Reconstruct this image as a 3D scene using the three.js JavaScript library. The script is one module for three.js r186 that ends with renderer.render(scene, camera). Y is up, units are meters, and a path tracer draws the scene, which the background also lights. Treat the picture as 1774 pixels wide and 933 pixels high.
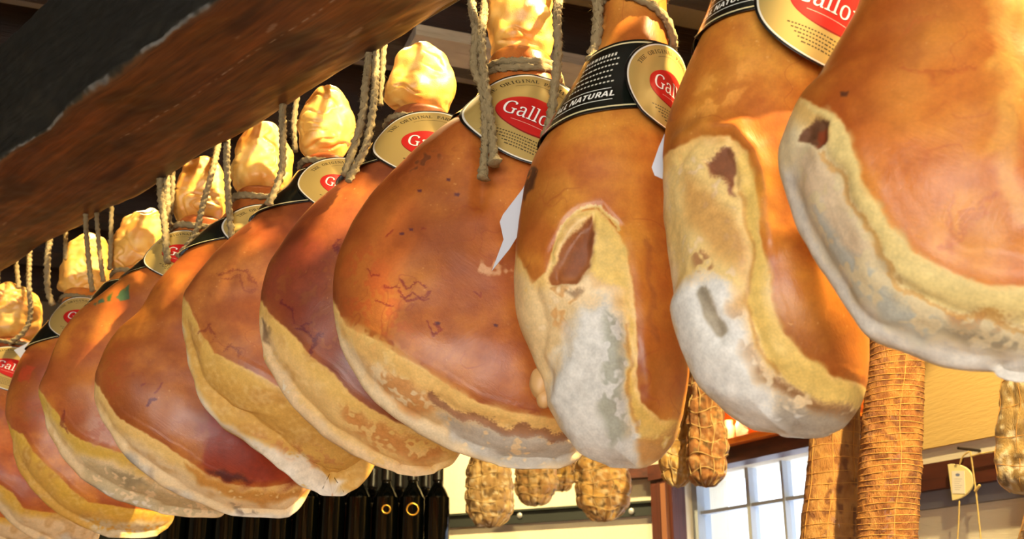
import * as THREE from 'three';
import { mergeGeometries } from 'three/addons/utils/BufferGeometryUtils.js';
import { RoundedBoxGeometry } from 'three/addons/geometries/RoundedBoxGeometry.js';
import { RectAreaLightUniformsLib } from 'three/addons/lights/RectAreaLightUniformsLib.js';

// ------------------------------------------------------------ camera, sky, light, exposure
const scene = new THREE.Scene();
const FOCAL = 1902, FW = 1774, FH = 933, PITCH = THREE.MathUtils.degToRad(19), EYE = new THREE.Vector3(0, 1.5, 0);
const camera = new THREE.PerspectiveCamera(2 * Math.atan(FH / 2 / FOCAL) * 180 / Math.PI, FW / FH, 0.05, 200);
camera.position.copy(EYE);
camera.rotation.set(PITCH, 0, 0);
camera.focus = 1.5; camera.userData.fStop = 10;
scene.add(camera);
scene.background = new THREE.Color().setRGB(3.6, 3.8, 4.1);       // bright overcast sky, seen through the windows only
RectAreaLightUniformsLib.init();
const renderer = new THREE.WebGLRenderer({ antialias: true });
renderer.toneMapping = THREE.LinearToneMapping;
renderer.toneMappingExposure = 1.2;
renderer.shadowMap.enabled = true;
// daylight of the shop window in the wall behind the camera
const shopLight = new THREE.RectAreaLight(new THREE.Color().setRGB(1.0, 0.95, 0.84), 8.4, 2.6, 1.4);
shopLight.position.set(-0.6, 1.6, 2.74); shopLight.lookAt(0.2, 2.0, -1.5); shopLight.name = 'shop_window_daylight'; scene.add(shopLight);
const LAMPS = [   // warm ceiling spots: position, aim, intensity
  [[0.25, 3.22, -1.45], [0.1, 2.0, -1.4], 12, 0.62],
  [[-0.3, 3.22, -1.95], [-0.35, 2.0, -1.75], 13, 0.62],
  [[-1.02, 3.22, -2.5], [-1.0, 2.1, -2.3], 13, 0.6],
  [[1.0, 3.22, -0.6], [0.0, 2.0, -1.55], 60, 0.85],
  [[1.15, 3.22, -1.9], [1.3, 1.95, -2.85], 16, 0.6],
  [[-0.3, 3.22, -3.7], [0.1, 1.85, -4.4], 22, 0.75],  // added out of sight to brighten the cream wall behind the salumi
];

// ------------------------------------------------------------ helpers
const lerp = (a, b, t) => a + (b - a) * t, clamp = (x, a, b) => x < a ? a : x > b ? b : x;
const sstep = (a, b, x) => { const t = clamp((x - a) / (b - a), 0, 1); return t * t * (3 - 2 * t); };
let seed = 12345;
const rnd = () => { seed = (seed * 1664525 + 1013904223) >>> 0; return seed / 4294967296; };
const PERM = new Uint8Array(512);
{ const p = [...Array(256).keys()]; for (let i = 255; i > 0; i--) { const j = Math.floor(rnd() * (i + 1)); [p[i], p[j]] = [p[j], p[i]]; } for (let i = 0; i < 512; i++) PERM[i] = p[i & 255]; }
const GX = new Float64Array(512), GY = new Float64Array(512), GZ = new Float64Array(512);
for (let i = 0; i < 512; i++) { const h = PERM[i] & 15, d = [[1, 1, 0], [-1, 1, 0], [1, -1, 0], [-1, -1, 0], [1, 0, 1], [-1, 0, 1], [1, 0, -1], [-1, 0, -1], [0, 1, 1], [0, -1, 1], [0, 1, -1], [0, -1, -1], [1, 1, 0], [0, -1, 1], [-1, 1, 0], [0, -1, -1]][h]; GX[i] = d[0]; GY[i] = d[1]; GZ[i] = d[2]; }
function noise(x, y, z) {
  const X = Math.floor(x), Y = Math.floor(y), Z = Math.floor(z); x -= X; y -= Y; z -= Z;
  const xi = X & 255, yi = Y & 255, zi = Z & 255, a = x - 1, b = y - 1, c = z - 1;
  const u = x * x * x * (x * (x * 6 - 15) + 10), v = y * y * y * (y * (y * 6 - 15) + 10), w = z * z * z * (z * (z * 6 - 15) + 10);
  const A = PERM[xi] + yi, AA = PERM[A] + zi, AB = PERM[A + 1] + zi, B = PERM[xi + 1] + yi, BA = PERM[B] + zi, BB = PERM[B + 1] + zi;
  const p = GX[AA] * x + GY[AA] * y + GZ[AA] * z, q = GX[BA] * a + GY[BA] * y + GZ[BA] * z, r = GX[AB] * x + GY[AB] * b + GZ[AB] * z, s = GX[BB] * a + GY[BB] * b + GZ[BB] * z;
  const p2 = GX[AA + 1] * x + GY[AA + 1] * y + GZ[AA + 1] * c, q2 = GX[BA + 1] * a + GY[BA + 1] * y + GZ[BA + 1] * c, r2 = GX[AB + 1] * x + GY[AB + 1] * b + GZ[AB + 1] * c, s2 = GX[BB + 1] * a + GY[BB + 1] * b + GZ[BB + 1] * c;
  const m = p + u * (q - p), n = r + u * (s - r), m2 = p2 + u * (q2 - p2), n2 = r2 + u * (s2 - r2), e = m + v * (n - m), f = m2 + v * (n2 - m2);
  return e + w * (f - e);
}
const fbm = (x, y, z, n = 3) => { let s = 0, a = 1, t = 0; for (let i = 0; i < n; i++) { s += a * noise(x, y, z); t += a; a *= 0.5; x = x * 2.03 + 7.1; y = y * 2.03 + 3.7; z = z * 2.03 + 1.3; } return s / t; };

const FWD = new THREE.Vector3(0, Math.sin(PITCH), -Math.cos(PITCH)), UPV = new THREE.Vector3(0, Math.cos(PITCH), Math.sin(PITCH));
const ray = (px, py) => FWD.clone().addScaledVector(UPV, (FH / 2 - py) / FOCAL).add(new THREE.Vector3((px - FW / 2) / FOCAL, 0, 0));
const at = (px, py, d) => ray(px, py).multiplyScalar(d).add(EYE);            // a point measured in the photograph, at its distance

const names = new Map();
const numbered = (n) => { const k = names.get(n) || 0; names.set(n, k + 1); return k ? `${n}_${String(k).padStart(3, '0')}` : n; };
function tag(o, label, category, group, kind) { o.userData.label = label; o.userData.category = category; if (group) o.userData.group = group; if (kind) o.userData.kind = kind; return o; }
function thing(name, label, category, group, pos) { const g = new THREE.Group(); g.name = numbered(name); tag(g, label, category, group); if (pos) g.position.copy(pos); scene.add(g); return g; }
function part(name, geo, m, parent) { const o = new THREE.Mesh(geo, m); o.castShadow = o.receiveShadow = true; if (parent) { o.name = name; parent.add(o); } else { o.name = numbered(name); scene.add(o); } return o; }
function struct(name, geo, m, label) { const o = part(name, geo, m); o.userData.kind = 'structure'; o.userData.label = label; o.userData.category = name.split('_')[0]; return o; }
const mat = (hex, rough = 0.7, extra = {}) => new THREE.MeshStandardMaterial({ color: hex, roughness: rough, ...extra });
const phys = (p) => new THREE.MeshPhysicalMaterial(p);

function pchip(xs, ys) {            // monotone cubic through points with rising xs
  const n = xs.length, d = [], m = new Array(n).fill(0);
  for (let i = 0; i < n - 1; i++) d.push((ys[i + 1] - ys[i]) / (xs[i + 1] - xs[i]));
  m[0] = d[0]; m[n - 1] = d[n - 2];
  for (let i = 1; i < n - 1; i++) m[i] = d[i - 1] * d[i] <= 0 ? 0 : 2 * d[i - 1] * d[i] / (d[i - 1] + d[i]);
  return (x) => {
    if (x <= xs[0]) return ys[0]; if (x >= xs[n - 1]) return ys[n - 1];
    let i = 0; while (xs[i + 1] < x) i++;
    const h = xs[i + 1] - xs[i], t = (x - xs[i]) / h, t2 = t * t, t3 = t2 * t;
    return ys[i] * (2 * t3 - 3 * t2 + 1) + h * m[i] * (t3 - 2 * t2 + t) + ys[i + 1] * (3 * t2 - 2 * t3) + h * m[i + 1] * (t3 - t2);
  };
}
// a closed grid (nu around, nv along) from positions; normals across the seam are joined
function gridGeometry(P, nu, nv) {
  const pos = new Float32Array((nu + 1) * (nv + 1) * 3), uv = new Float32Array((nu + 1) * (nv + 1) * 2), nor = new Float32Array(pos.length), idx = [];
  const get = (i, j) => ((j * nu) + (i % nu)) * 3;
  for (let j = 0; j <= nv; j++) for (let i = 0; i <= nu; i++) {
    const k = j * (nu + 1) + i, s = get(i, j);
    pos[k * 3] = P[s]; pos[k * 3 + 1] = P[s + 1]; pos[k * 3 + 2] = P[s + 2];
    uv[k * 2] = i / nu; uv[k * 2 + 1] = j / nv;
    const a = get(i + 1, j), b = get(i + nu - 1, j), c = get(i, Math.min(nv, j + 1)), d = get(i, Math.max(0, j - 1));
    const ux = P[a] - P[b], uy = P[a + 1] - P[b + 1], uz = P[a + 2] - P[b + 2], vx = P[c] - P[d], vy = P[c + 1] - P[d + 1], vz = P[c + 2] - P[d + 2];
    let nx = uy * vz - uz * vy, ny = uz * vx - ux * vz, nz = ux * vy - uy * vx;
    let l = Math.hypot(nx, ny, nz);
    if (l < 1e-12) { nx = 0; ny = j ? -1 : 1; nz = 0; l = 1; }
    nor[k * 3] = nx / l; nor[k * 3 + 1] = ny / l; nor[k * 3 + 2] = nz / l;
    if (i < nu && j < nv) { const q = k + 1, r = k + nu + 1, t = r + 1; idx.push(k, q, r, q, t, r); }
  }
  const g = new THREE.BufferGeometry();
  g.setAttribute('position', new THREE.BufferAttribute(pos, 3)); g.setAttribute('normal', new THREE.BufferAttribute(nor, 3)); g.setAttribute('uv', new THREE.BufferAttribute(uv, 2));
  g.setIndex(idx);
  return g;
}
function makeTex(data, w, h, srgb) {
  const t = new THREE.DataTexture(data, w, h, THREE.RGBAFormat); t.magFilter = THREE.LinearFilter; t.minFilter = THREE.LinearFilter; t.wrapS = t.wrapT = THREE.RepeatWrapping;
  if (srgb) t.colorSpace = THREE.SRGBColorSpace; t.needsUpdate = true; return t;
}
function fillTex(w, h, srgb, f) { const d = new Uint8Array(w * h * 4), c = [0, 0, 0]; for (let j = 0; j < h; j++) for (let i = 0; i < w; i++) { f(i / w, j / h, c); const k = (j * w + i) * 4; d[k] = clamp(c[0], 0, 255); d[k + 1] = clamp(c[1], 0, 255); d[k + 2] = clamp(c[2], 0, 255); d[k + 3] = 255; } return makeTex(d, w, h, srgb); }
// noise that repeats in u and v
const tileN = (u, v, f, k = 0) => { const a = u * Math.PI * 2, b = v * Math.PI * 2, r = f / 6.283; return noise(Math.cos(a) * r + 11 + k, Math.sin(a) * r + Math.cos(b) * r * 1.3 + 5, Math.sin(b) * r + 3 - k); };
const leatherBump = fillTex(512, 512, false, (u, v, c) => { const h = 128 + 60 * tileN(u, v, 26) + 45 * tileN(u, v, 60, 9) + 40 * tileN(u, v, 130, 17); c[0] = c[1] = c[2] = h; });
leatherBump.repeat.set(5, 4);
const plasterBump = fillTex(512, 512, false, (u, v, c) => { c[0] = c[1] = c[2] = 128 + 60 * tileN(u, v, 12) + 60 * tileN(u, v, 45, 4) + 50 * tileN(u, v, 140, 8); });

// signed distance to a closed outline, inside positive; far outside it stops early
function polySD(pts) {
  const n = pts.length; let x0 = 1e9, x1 = -1e9, y0 = 1e9, y1 = -1e9;
  for (const [x, y] of pts) { x0 = Math.min(x0, x); x1 = Math.max(x1, x); y0 = Math.min(y0, y); y1 = Math.max(y1, y); }
  return (x, y) => {
    const ex = Math.max(x0 - x, x - x1), ey = Math.max(y0 - y, y - y1);
    if (ex > 0.03 || ey > 0.03) return -0.03;
    let best = 1e9, inside = false;
    for (let i = 0, j = n - 1; i < n; j = i++) {
      const ax = pts[j][0], ay = pts[j][1], bx = pts[i][0], by = pts[i][1], dx = bx - ax, dy = by - ay, px = x - ax, py = y - ay;
      const t = clamp((px * dx + py * dy) / (dx * dx + dy * dy + 1e-12), 0, 1), qx = px - dx * t, qy = py - dy * t, q = qx * qx + qy * qy;
      if (q < best) best = q;
      if ((ay > y) !== (by > y) && x < (bx - ax) * (y - ay) / (by - ay) + ax) inside = !inside;
    }
    best = Math.sqrt(best); return inside ? best : -best;
  };
}
function lineSD(pts) {              // minus the distance to an open line
  let x0 = 1e9, x1 = -1e9, y0 = 1e9, y1 = -1e9;
  for (const [x, y] of pts) { x0 = Math.min(x0, x); x1 = Math.max(x1, x); y0 = Math.min(y0, y); y1 = Math.max(y1, y); }
  return (x, y) => {
    if (Math.max(x0 - x, x - x1) > 0.03 || Math.max(y0 - y, y - y1) > 0.03) return -0.03;
    let best = 1e9;
    for (let i = 1; i < pts.length; i++) {
      const ax = pts[i - 1][0], ay = pts[i - 1][1], dx = pts[i][0] - ax, dy = pts[i][1] - ay, px = x - ax, py = y - ay;
      const t = clamp((px * dx + py * dy) / (dx * dx + dy * dy + 1e-12), 0, 1), qx = px - dx * t, qy = py - dy * t; best = Math.min(best, qx * qx + qy * qy);
    }
    return -Math.sqrt(best);
  };
}
// the upright plane that a hanging thing is measured in: origin on its axis, x to its right, z to its front
function frameAt(px, py, depth, yaw = 0) {
  const O = at(px, py, depth), az = Math.atan2(O.x - EYE.x, -(O.z - EYE.z)), turn = -az + yaw;
  const X = new THREE.Vector3(Math.cos(turn), 0, -Math.sin(turn)), Z = new THREE.Vector3(Math.sin(turn), 0, Math.cos(turn));
  const flat = (x, y, z = 0) => { const r = ray(x, y), t = (Z.dot(O.clone().sub(EYE)) + z) / Z.dot(r), p = r.multiplyScalar(t).add(EYE).sub(O); return [p.dot(X), p.y]; };
  return { O, turn, X, Z, flat };
}
// a lofted solid from measured rows [y, left, right] (top to bottom)
function loftShape(fr, rows, { dmax, round = 0.14, back = 0.9, n = 2.3, topRound = 0.02, zoff = 0 }) {
  const L = [], R = [];
  for (const [y, l, r] of rows) { L.push(fr.flat(l, y)); R.push(fr.flat(r, y)); }
  const tip = [(L.at(-1)[0] + R.at(-1)[0]) / 2, Math.min(L.at(-1)[1], R.at(-1)[1])], wl = (R.at(-1)[0] - L.at(-1)[0]) / 2;
  const y1 = tip[1] - Math.min(0.004, wl * 0.12), y0 = Math.max(L[0][1], R[0][1]);
  const close = (A) => { const e = A.at(-1); for (const t of [0.35, 0.65, 0.85, 0.95, 0.99, 1]) A.push([tip[0] + (e[0] - tip[0]) * Math.sqrt(1 - t * t), e[1] + (y1 - e[1]) * t]); };
  close(L); close(R);
  const up = (A) => pchip(A.map((p) => -p[1]), A.map((p) => p[0]));
  const fl = up(L), fr2 = up(R);
  const half = (Y) => { const l = fl(-Y), r = fr2(-Y); return [(l + r) / 2, Math.max((r - l) / 2, 1e-5)]; };
  const dep = (Y) => {
    const w = half(Y)[1]; let d = dmax * (1 - Math.exp(-w / (0.62 * dmax)));
    const hb = Y - y1; if (hb < round) { const t = 1 - clamp(hb / round, 0, 1); d *= Math.sqrt(Math.max(0, 1 - t * t)); }
    return d;
  };
  const point = (th, Y, out) => {
    const [xc, w] = half(Y), d = dep(Y), c = Math.cos(th), s = Math.sin(th);
    let tr = 1; const ht = y0 - Y; if (ht < topRound) { const t = 1 - ht / topRound; tr = Math.sqrt(Math.max(0, 1 - t * t)); }
    out[0] = xc + w * tr * Math.sign(c) * Math.pow(Math.abs(c), 2 / n);
    out[1] = Y;
    out[2] = zoff + d * tr * Math.sign(s) * Math.pow(Math.abs(s), 2 / n) * (s < 0 ? back : 1);
    return out;
  };
  const front = (x, Y) => { const y = clamp(Y, y1, y0), [xc, w] = half(y), k = Math.abs(x - xc) / w; return k >= 1 ? 0 : zoff + dep(y) * Math.pow(1 - Math.pow(k, n), 1 / n); };
  const onFront = (px, py) => { let z = 0, p = fr.flat(px, py, 0); for (let i = 0; i < 10; i++) { z = lerp(z, front(p[0], p[1]), 0.6); p = fr.flat(px, py, z); } return [p[0], p[1], z]; };
  return { y0, y1, half, dep, point, front, onFront };
}
// th runs from the back (-90 degrees) round the right, the front and the left
function loftGrid(sh, nu, nv, height) {
  const P = new Float64Array(nu * (nv + 1) * 3), o = [0, 0, 0];
  const yOf = (v) => { const e = 0.5 - 0.5 * Math.cos(Math.PI * v); return lerp(sh.y0, sh.y1, lerp(v, e, 0.75)); };
  for (let j = 0; j <= nv; j++) for (let i = 0; i < nu; i++) { sh.point(-Math.PI / 2 + (i / nu) * Math.PI * 2 + 0.38 * Math.sin(i / nu * Math.PI * 2), yOf(j / nv), o); const k = (j * nu + i) * 3; P[k] = o[0]; P[k + 1] = o[1]; P[k + 2] = o[2]; }
  if (height) {
    const g = gridGeometry(P, nu, nv), nn = g.attributes.normal.array, Q = P.slice();
    for (let j = 1; j < nv; j++) for (let i = 0; i < nu; i++) {
      const k = (j * nu + i) * 3, q = (j * (nu + 1) + i) * 3, h = height(P[k], P[k + 1], P[k + 2], nn[q + 2]);
      Q[k] += nn[q] * h; Q[k + 1] += nn[q + 1] * h; Q[k + 2] += nn[q + 2] * h;
    }
    return Q;
  }
  return P;
}
// a twisted cord along points
function cordGeometry(pts, r = 0.0035, { closed = false, twist = 430, fray = 0, seg = 9, lobes = 2, k = 0, hairs = 0 } = {}) {
  const c = new THREE.CatmullRomCurve3(pts, closed, 'centripetal'), len = c.getLength(), n = Math.max(6, Math.ceil(len / (hairs ? 0.002 : Math.max(0.0035, r))));
  const f = c.computeFrenetFrames(n, closed), P = new Float64Array(seg * (n + 1) * 3);
  for (let j = 0; j <= n; j++) {
    const p = c.getPointAt(j / n), s = (j / n) * len;
    let rr = r; if (!closed) { if (j === 0 || j === n) rr *= 0.05; const e = len - s; if (fray && e < 0.016) rr *= 1 + fray * (1 - e / 0.016); if (j === n) rr = 0; }
    for (let i = 0; i < seg; i++) {
      const a = i / seg * Math.PI * 2, q = rr * (1 + (hairs ? 0.17 : 0.18) * Math.cos(lobes * a - twist * s) + 0.34 * noise(s * 330 + k, Math.cos(a) * 1.5, Math.sin(a) * 1.5 + k));
      const o = (j * seg + i) * 3; const N = f.normals[j], B = f.binormals[j];
      P[o] = p.x + (N.x * Math.cos(a) + B.x * Math.sin(a)) * q; P[o + 1] = p.y + (N.y * Math.cos(a) + B.y * Math.sin(a)) * q; P[o + 2] = p.z + (N.z * Math.cos(a) + B.z * Math.sin(a)) * q;
    }
  }
  let g = gridGeometry(P, seg, n);
  const nn = g.attributes.normal.array; const ix = g.index.array;                      // outward whatever way the frame turns
  { const m = Math.floor(n / 2), q = (m * (seg + 1)) * 3, p = c.getPointAt(m / n), pa = g.attributes.position.array;
    if ((pa[q] - p.x) * nn[q] + (pa[q + 1] - p.y) * nn[q + 1] + (pa[q + 2] - p.z) * nn[q + 2] < 0) { for (let i = 0; i < nn.length; i++) nn[i] *= -1; for (let i = 0; i < ix.length; i += 3) { const t = ix[i + 1]; ix[i + 1] = ix[i + 2]; ix[i + 2] = t; } } }
  if (hairs) {                       // loose fibres standing off the cord
    const pos = [], nor = [], uv = [], idx = [], N = Math.round(len * hairs);
    for (let i = 0; i < N; i++) {
      const j = Math.floor(rnd() * n), p = c.getPointAt(j / n), a = rnd() * 6.283, out = f.normals[j].clone().multiplyScalar(Math.cos(a)).addScaledVector(f.binormals[j], Math.sin(a)), t = f.tangents[j], L = r * (0.7 + 1.3 * rnd()), b = pos.length / 3;
      const root = p.clone().addScaledVector(out, r * 0.8), tip2 = root.clone().addScaledVector(out, L * 0.7).addScaledVector(t, L * (rnd() * 2 - 1)), side = t.clone().cross(out).multiplyScalar(0.00028);
      for (const q of [root.clone().add(side), root.clone().sub(side), root.clone().addScaledVector(t, 0.00045), tip2]) { pos.push(q.x, q.y, q.z); nor.push(out.x, out.y, out.z); uv.push(0, 0); }
      idx.push(b, b + 1, b + 3, b + 1, b + 2, b + 3, b + 2, b, b + 3);
    }
    const hg = new THREE.BufferGeometry(); hg.setAttribute('position', new THREE.Float32BufferAttribute(pos, 3)); hg.setAttribute('normal', new THREE.Float32BufferAttribute(nor, 3)); hg.setAttribute('uv', new THREE.Float32BufferAttribute(uv, 2)); hg.setIndex(idx);
    g = mergeGeometries([g, hg]);
  }
  return g;
}
const box = (w, h, d, x = 0, y = 0, z = 0) => { const g = new THREE.BoxGeometry(w, h, d); g.translate(x, y, z); return g; };
// ------------------------------------------------------------ the room
const CEIL = 3.4;
const plaster = (hex, rep = 3) => { const t = plasterBump.clone(); t.repeat.set(rep, rep); t.needsUpdate = true; return new THREE.MeshStandardMaterial({ color: hex, roughness: 0.9, bumpMap: t, bumpScale: 0.0015 }); };
const creamWall = plaster(0xd9cdb4), greyPlaster = plaster(0x9c958b, 5);
const slab = (y0, y1) => { const q = new THREE.Shape([[-4.57, -2.92], [4.62, -2.92], [-0.82, 7.07], [-4.57, 7.07]].map(([x, z]) => new THREE.Vector2(x, z))), g = new THREE.ExtrudeGeometry(q, { depth: y1 - y0, bevelEnabled: false }); g.rotateX(-Math.PI / 2); g.translate(0, y0, 0); return g; };
struct('floor', slab(-0.1, 0), mat(0x8a6a4c, 0.6), 'brown tiled shop floor');
struct('ceiling', slab(CEIL, CEIL + 0.12), greyPlaster, 'old grey plaster ceiling between dark joists');
struct('wall_left', box(0.15, CEIL, 10.2, -4.5, CEIL / 2, -2.1), creamWall, 'cream plaster side wall');
struct('wall_back', box(3.8, CEIL, 0.15, -2.65, CEIL / 2, -7.0), plaster(0xaaa9ab), 'pale grey plaster end wall');
{ // wall behind the camera with the shop window
  const g = mergeGeometries([box(2.55, CEIL, 0.15, -3.275, CEIL / 2, 2.85), box(4.8, CEIL, 0.15, 3.2, CEIL / 2, 2.85), box(2.8, 0.85, 0.15, -0.6, 0.425, 2.85), box(2.8, CEIL - 2.35, 0.15, -0.6, (CEIL + 2.35) / 2, 2.85)]);
  struct('wall_front', g, creamWall, 'cream wall with the shop window');
  const fr = struct('window_2', mergeGeometries([box(2.8, 0.06, 0.06, -0.6, 0.88, 2.86), box(2.8, 0.06, 0.06, -0.6, 2.32, 2.86), box(0.06, 1.5, 0.06, -1.97, 1.6, 2.86), box(0.06, 1.5, 0.06, 0.77, 1.6, 2.86)]), mat(0x3a2416, 0.5), 'brown framed shop window');
  part('pane', box(2.68, 1.4, 0.006, -0.6, 1.6, 2.86), phys({ color: 0xffffff, roughness: 0.02, transmission: 1, thickness: 0 }), fr);
}
// the side wall runs away to the far left; q is measured along it, z out of it
const WTURN = Math.atan2(-0.876, 0.482), WX = new THREE.Vector3(0.482, 0, 0.876), WN = new THREE.Vector3(0.876, 0, -0.482), WC = 2.524;
const wallPoint = (px, py, off = 0) => { const r = ray(px, py), t = (WC - off) / WN.dot(r); return r.multiplyScalar(t).add(EYE); };
const wq = (px, py) => { const p = wallPoint(px, py); return [p.dot(WX), p.y]; };
function wbox(q0, q1, y0, y1, z0, z1) { const g = box(q1 - q0, y1 - y0, z1 - z0, (q0 + q1) / 2, (y0 + y1) / 2, (z0 + z1) / 2 - WC); g.rotateY(WTURN); return g; }
const QL = wq(1187, 860)[0], QR = wq(1500, 860)[0], WTOP = wq(1330, 797)[1], WBOT = 0.95, QA = wq(1150, 860)[0], YSPLIT = wq(1660, 768)[1];
const QFAR = -6.6, QNEAR = 5.0;
struct('wall_right', mergeGeometries([wbox(QFAR, QL, 0, CEIL, -0.2, 0), wbox(QR, QNEAR, 0, YSPLIT, -0.2, 0), wbox(QL, QR, WTOP, CEIL, -0.2, 0), wbox(QL, QR, 0, WBOT, -0.2, 0)]), creamWall, 'cream plaster wall with a window');
struct('wall_right_upper', wbox(QR, QNEAR, YSPLIT, CEIL, -0.2, 0.012), plaster(0xd6b26a), 'ochre upper wall with warm lamp light put into its colour');  // ochre tone holds the warm lamp light on the upper wall
// wood texture shared by beams and trims
const woodTex = (c0, c1, c2, w = 512, h = 1024) => fillTex(w, h, true, (u, v, c) => {
  const g = noise(u * 26, v * 3.2, 1.5) * 0.5 + noise(u * 80, v * 7, 4.5) * 0.3 + noise(u * 9, v * 2.2, 8.2) * 0.6, t = clamp(0.5 + g * 0.8, 0, 1), d = sstep(0.35, 0.6, noise(u * 14, v * 6, 21));
  for (let k = 0; k < 3; k++) c[k] = lerp(lerp(c0[k], c1[k], t), c2[k], d * 0.6);
});
const darkWood = new THREE.MeshStandardMaterial({ map: woodTex([34, 22, 15], [58, 36, 22], [18, 12, 9]), roughness: 0.75, bumpMap: plasterBump, bumpScale: 0.004 });
const redWood = new THREE.MeshStandardMaterial({ map: woodTex([62, 26, 18], [92, 44, 28], [40, 16, 12]), roughness: 0.5 });
struct('trim_1', wbox(QA, QR + 0.1, WTOP, WTOP + 0.055, 0, 0.07), redWood, 'dark red wooden lintel over the window');
struct('trim_2', wbox(QA, QL, 0.2, WTOP, 0, 0.06), redWood, 'dark red wooden post beside the window');
struct('trim_5', wbox(QL - 0.05, QL - 0.02, 0.2, WTOP - 0.02, 0.06, 0.075), mat(0x8d5a3c, 0.5), 'lighter brown bead on the window post');
{ const a = wq(1660, 800)[1], b = wq(1660, 846)[1], c = wq(1660, 876)[1];
  struct('trim_3', wbox(QR + 0.05, QNEAR, b, a, 0, 0.05), redWood, 'dark red wooden wall rail');
  struct('trim_4', wbox(QR + 0.05, QNEAR, c, b, 0, 0.02), mat(0x77757f, 0.8), 'blue grey strip under the wall rail'); }  // flat blue grey strip directly below the rail
{ // window seen in the photograph
  const bar = [], q = [wq(1280, 860)[0], wq(1341, 860)[0], wq(1400, 860)[0]], yb = wq(1310, 868)[1];
  q.forEach((x, i) => bar.push(wbox(x - (i ? 0.006 : 0.009), x + (i ? 0.006 : 0.009), WBOT, WTOP, -0.08, -0.04)));
  for (const y of [yb, yb - 0.3, yb - 0.6]) bar.push(wbox(QL, QR, y - 0.006, y + 0.006, -0.075, -0.045));
  const w = struct('window_1', mergeGeometries([wbox(QL, QL + 0.03, WBOT, WTOP, -0.09, -0.03), wbox(QR - 0.03, QR, WBOT, WTOP, -0.09, -0.03), wbox(QL, QR, WBOT, WBOT + 0.04, -0.09, -0.03)]), mat(0x9aa0a6, 0.5), 'grey framed window with small panes');
  bar.forEach((g) => part('glazing_bar', g, mat(0xb4b9be, 0.5), w));
  const glass = phys({ color: 0xf4f8ff, roughness: 0.02, transmission: 1, thickness: 0 });
  const xs = [QL + 0.03, ...q, QR - 0.03], ys = [WTOP, yb, yb - 0.3, yb - 0.6, WBOT + 0.04];
  for (let i = 0; i + 1 < xs.length; i++) for (let j = 0; j + 1 < ys.length; j++) part('pane', wbox(xs[i], xs[i + 1], ys[j + 1], ys[j], -0.064, -0.06), glass, w);
}
// a short cream partition stands square to the view, left of the window post
const PA = wallPoint(1150, 880), PB = at(755, 898, 4.62), PT = Math.atan2(-(PA.z - PB.z), PA.x - PB.x), PLEN = Math.hypot(PA.x - PB.x, PA.z - PB.z);
const pbox = (a0, a1, y0, y1, z0, z1) => { const g = box(a1 - a0, y1 - y0, z1 - z0, (a0 + a1) / 2, (y0 + y1) / 2, (z0 + z1) / 2); g.rotateY(PT); g.translate(PB.x, 0, PB.z); return g; };
const pa = (px, py) => { const n = new THREE.Vector3(Math.sin(PT), 0, Math.cos(PT)), r = ray(px, py), t = n.dot(PB.clone().sub(EYE)) / n.dot(r), p = r.multiplyScalar(t).add(EYE), d = p.clone().sub(PB); return [d.x * Math.cos(PT) - d.z * Math.sin(PT), p.y]; };
struct('wall_partition', pbox(0, PLEN, 0, CEIL, -0.1, 0), creamWall, 'cream partition wall beside the window post');
{ const [a, y] = pa(1030, 832), b = pa(1094, 822)[1]; struct('trim_8', pbox(a, PLEN, b - 0.02, b + 0.024, 0, 0.05), redWood, 'short dark red timber on the cream partition'); }
// ceiling joists; o is measured across them, away from the camera
const JD = new THREE.Vector3(0.94, 0, -0.342), JO = new THREE.Vector3(-0.342, 0, -0.94), JTURN = Math.atan2(0.342, 0.94);
const joistBox = (o0, o1, y0, y1, a0, a1) => { const g = new THREE.BoxGeometry(a1 - a0, y1 - y0, o1 - o0, 24, 1, 1); g.translate((a0 + a1) / 2, (y0 + y1) / 2, -(o0 + o1) / 2); g.rotateY(JTURN); return g; };
{
  const c = struct('trim_6', joistBox(2.73, 2.95, CEIL - 0.2, CEIL, -4.2, 2.6), darkWood, 'dark ceiling joists');
  for (const o of [0.33, 0.93, 1.53, 2.13, 3.33, 3.93, 4.53, 5.13, 5.73]) part('joist', joistBox(o, o + 0.22, CEIL - 0.2, CEIL, o < 2 ? -2.6 : -3.4, o < 2 ? 2.4 : o > 4 ? 0.6 : 1.6), darkWood, c);
}
{ // pale board under the joists
  const p = at(712, 75, 3.2), a0 = p.dot(JD);
  const g = joistBox(2.69, 2.83, CEIL - 0.235, CEIL - 0.2, a0, a0 + 2.3);
  tag(part('ceiling_board', g, new THREE.MeshStandardMaterial({ map: woodTex([150, 140, 126], [176, 165, 148], [128, 116, 100]), roughness: 0.8 })), 'pale grey board fixed under the dark ceiling joists', 'board');
}
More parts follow.
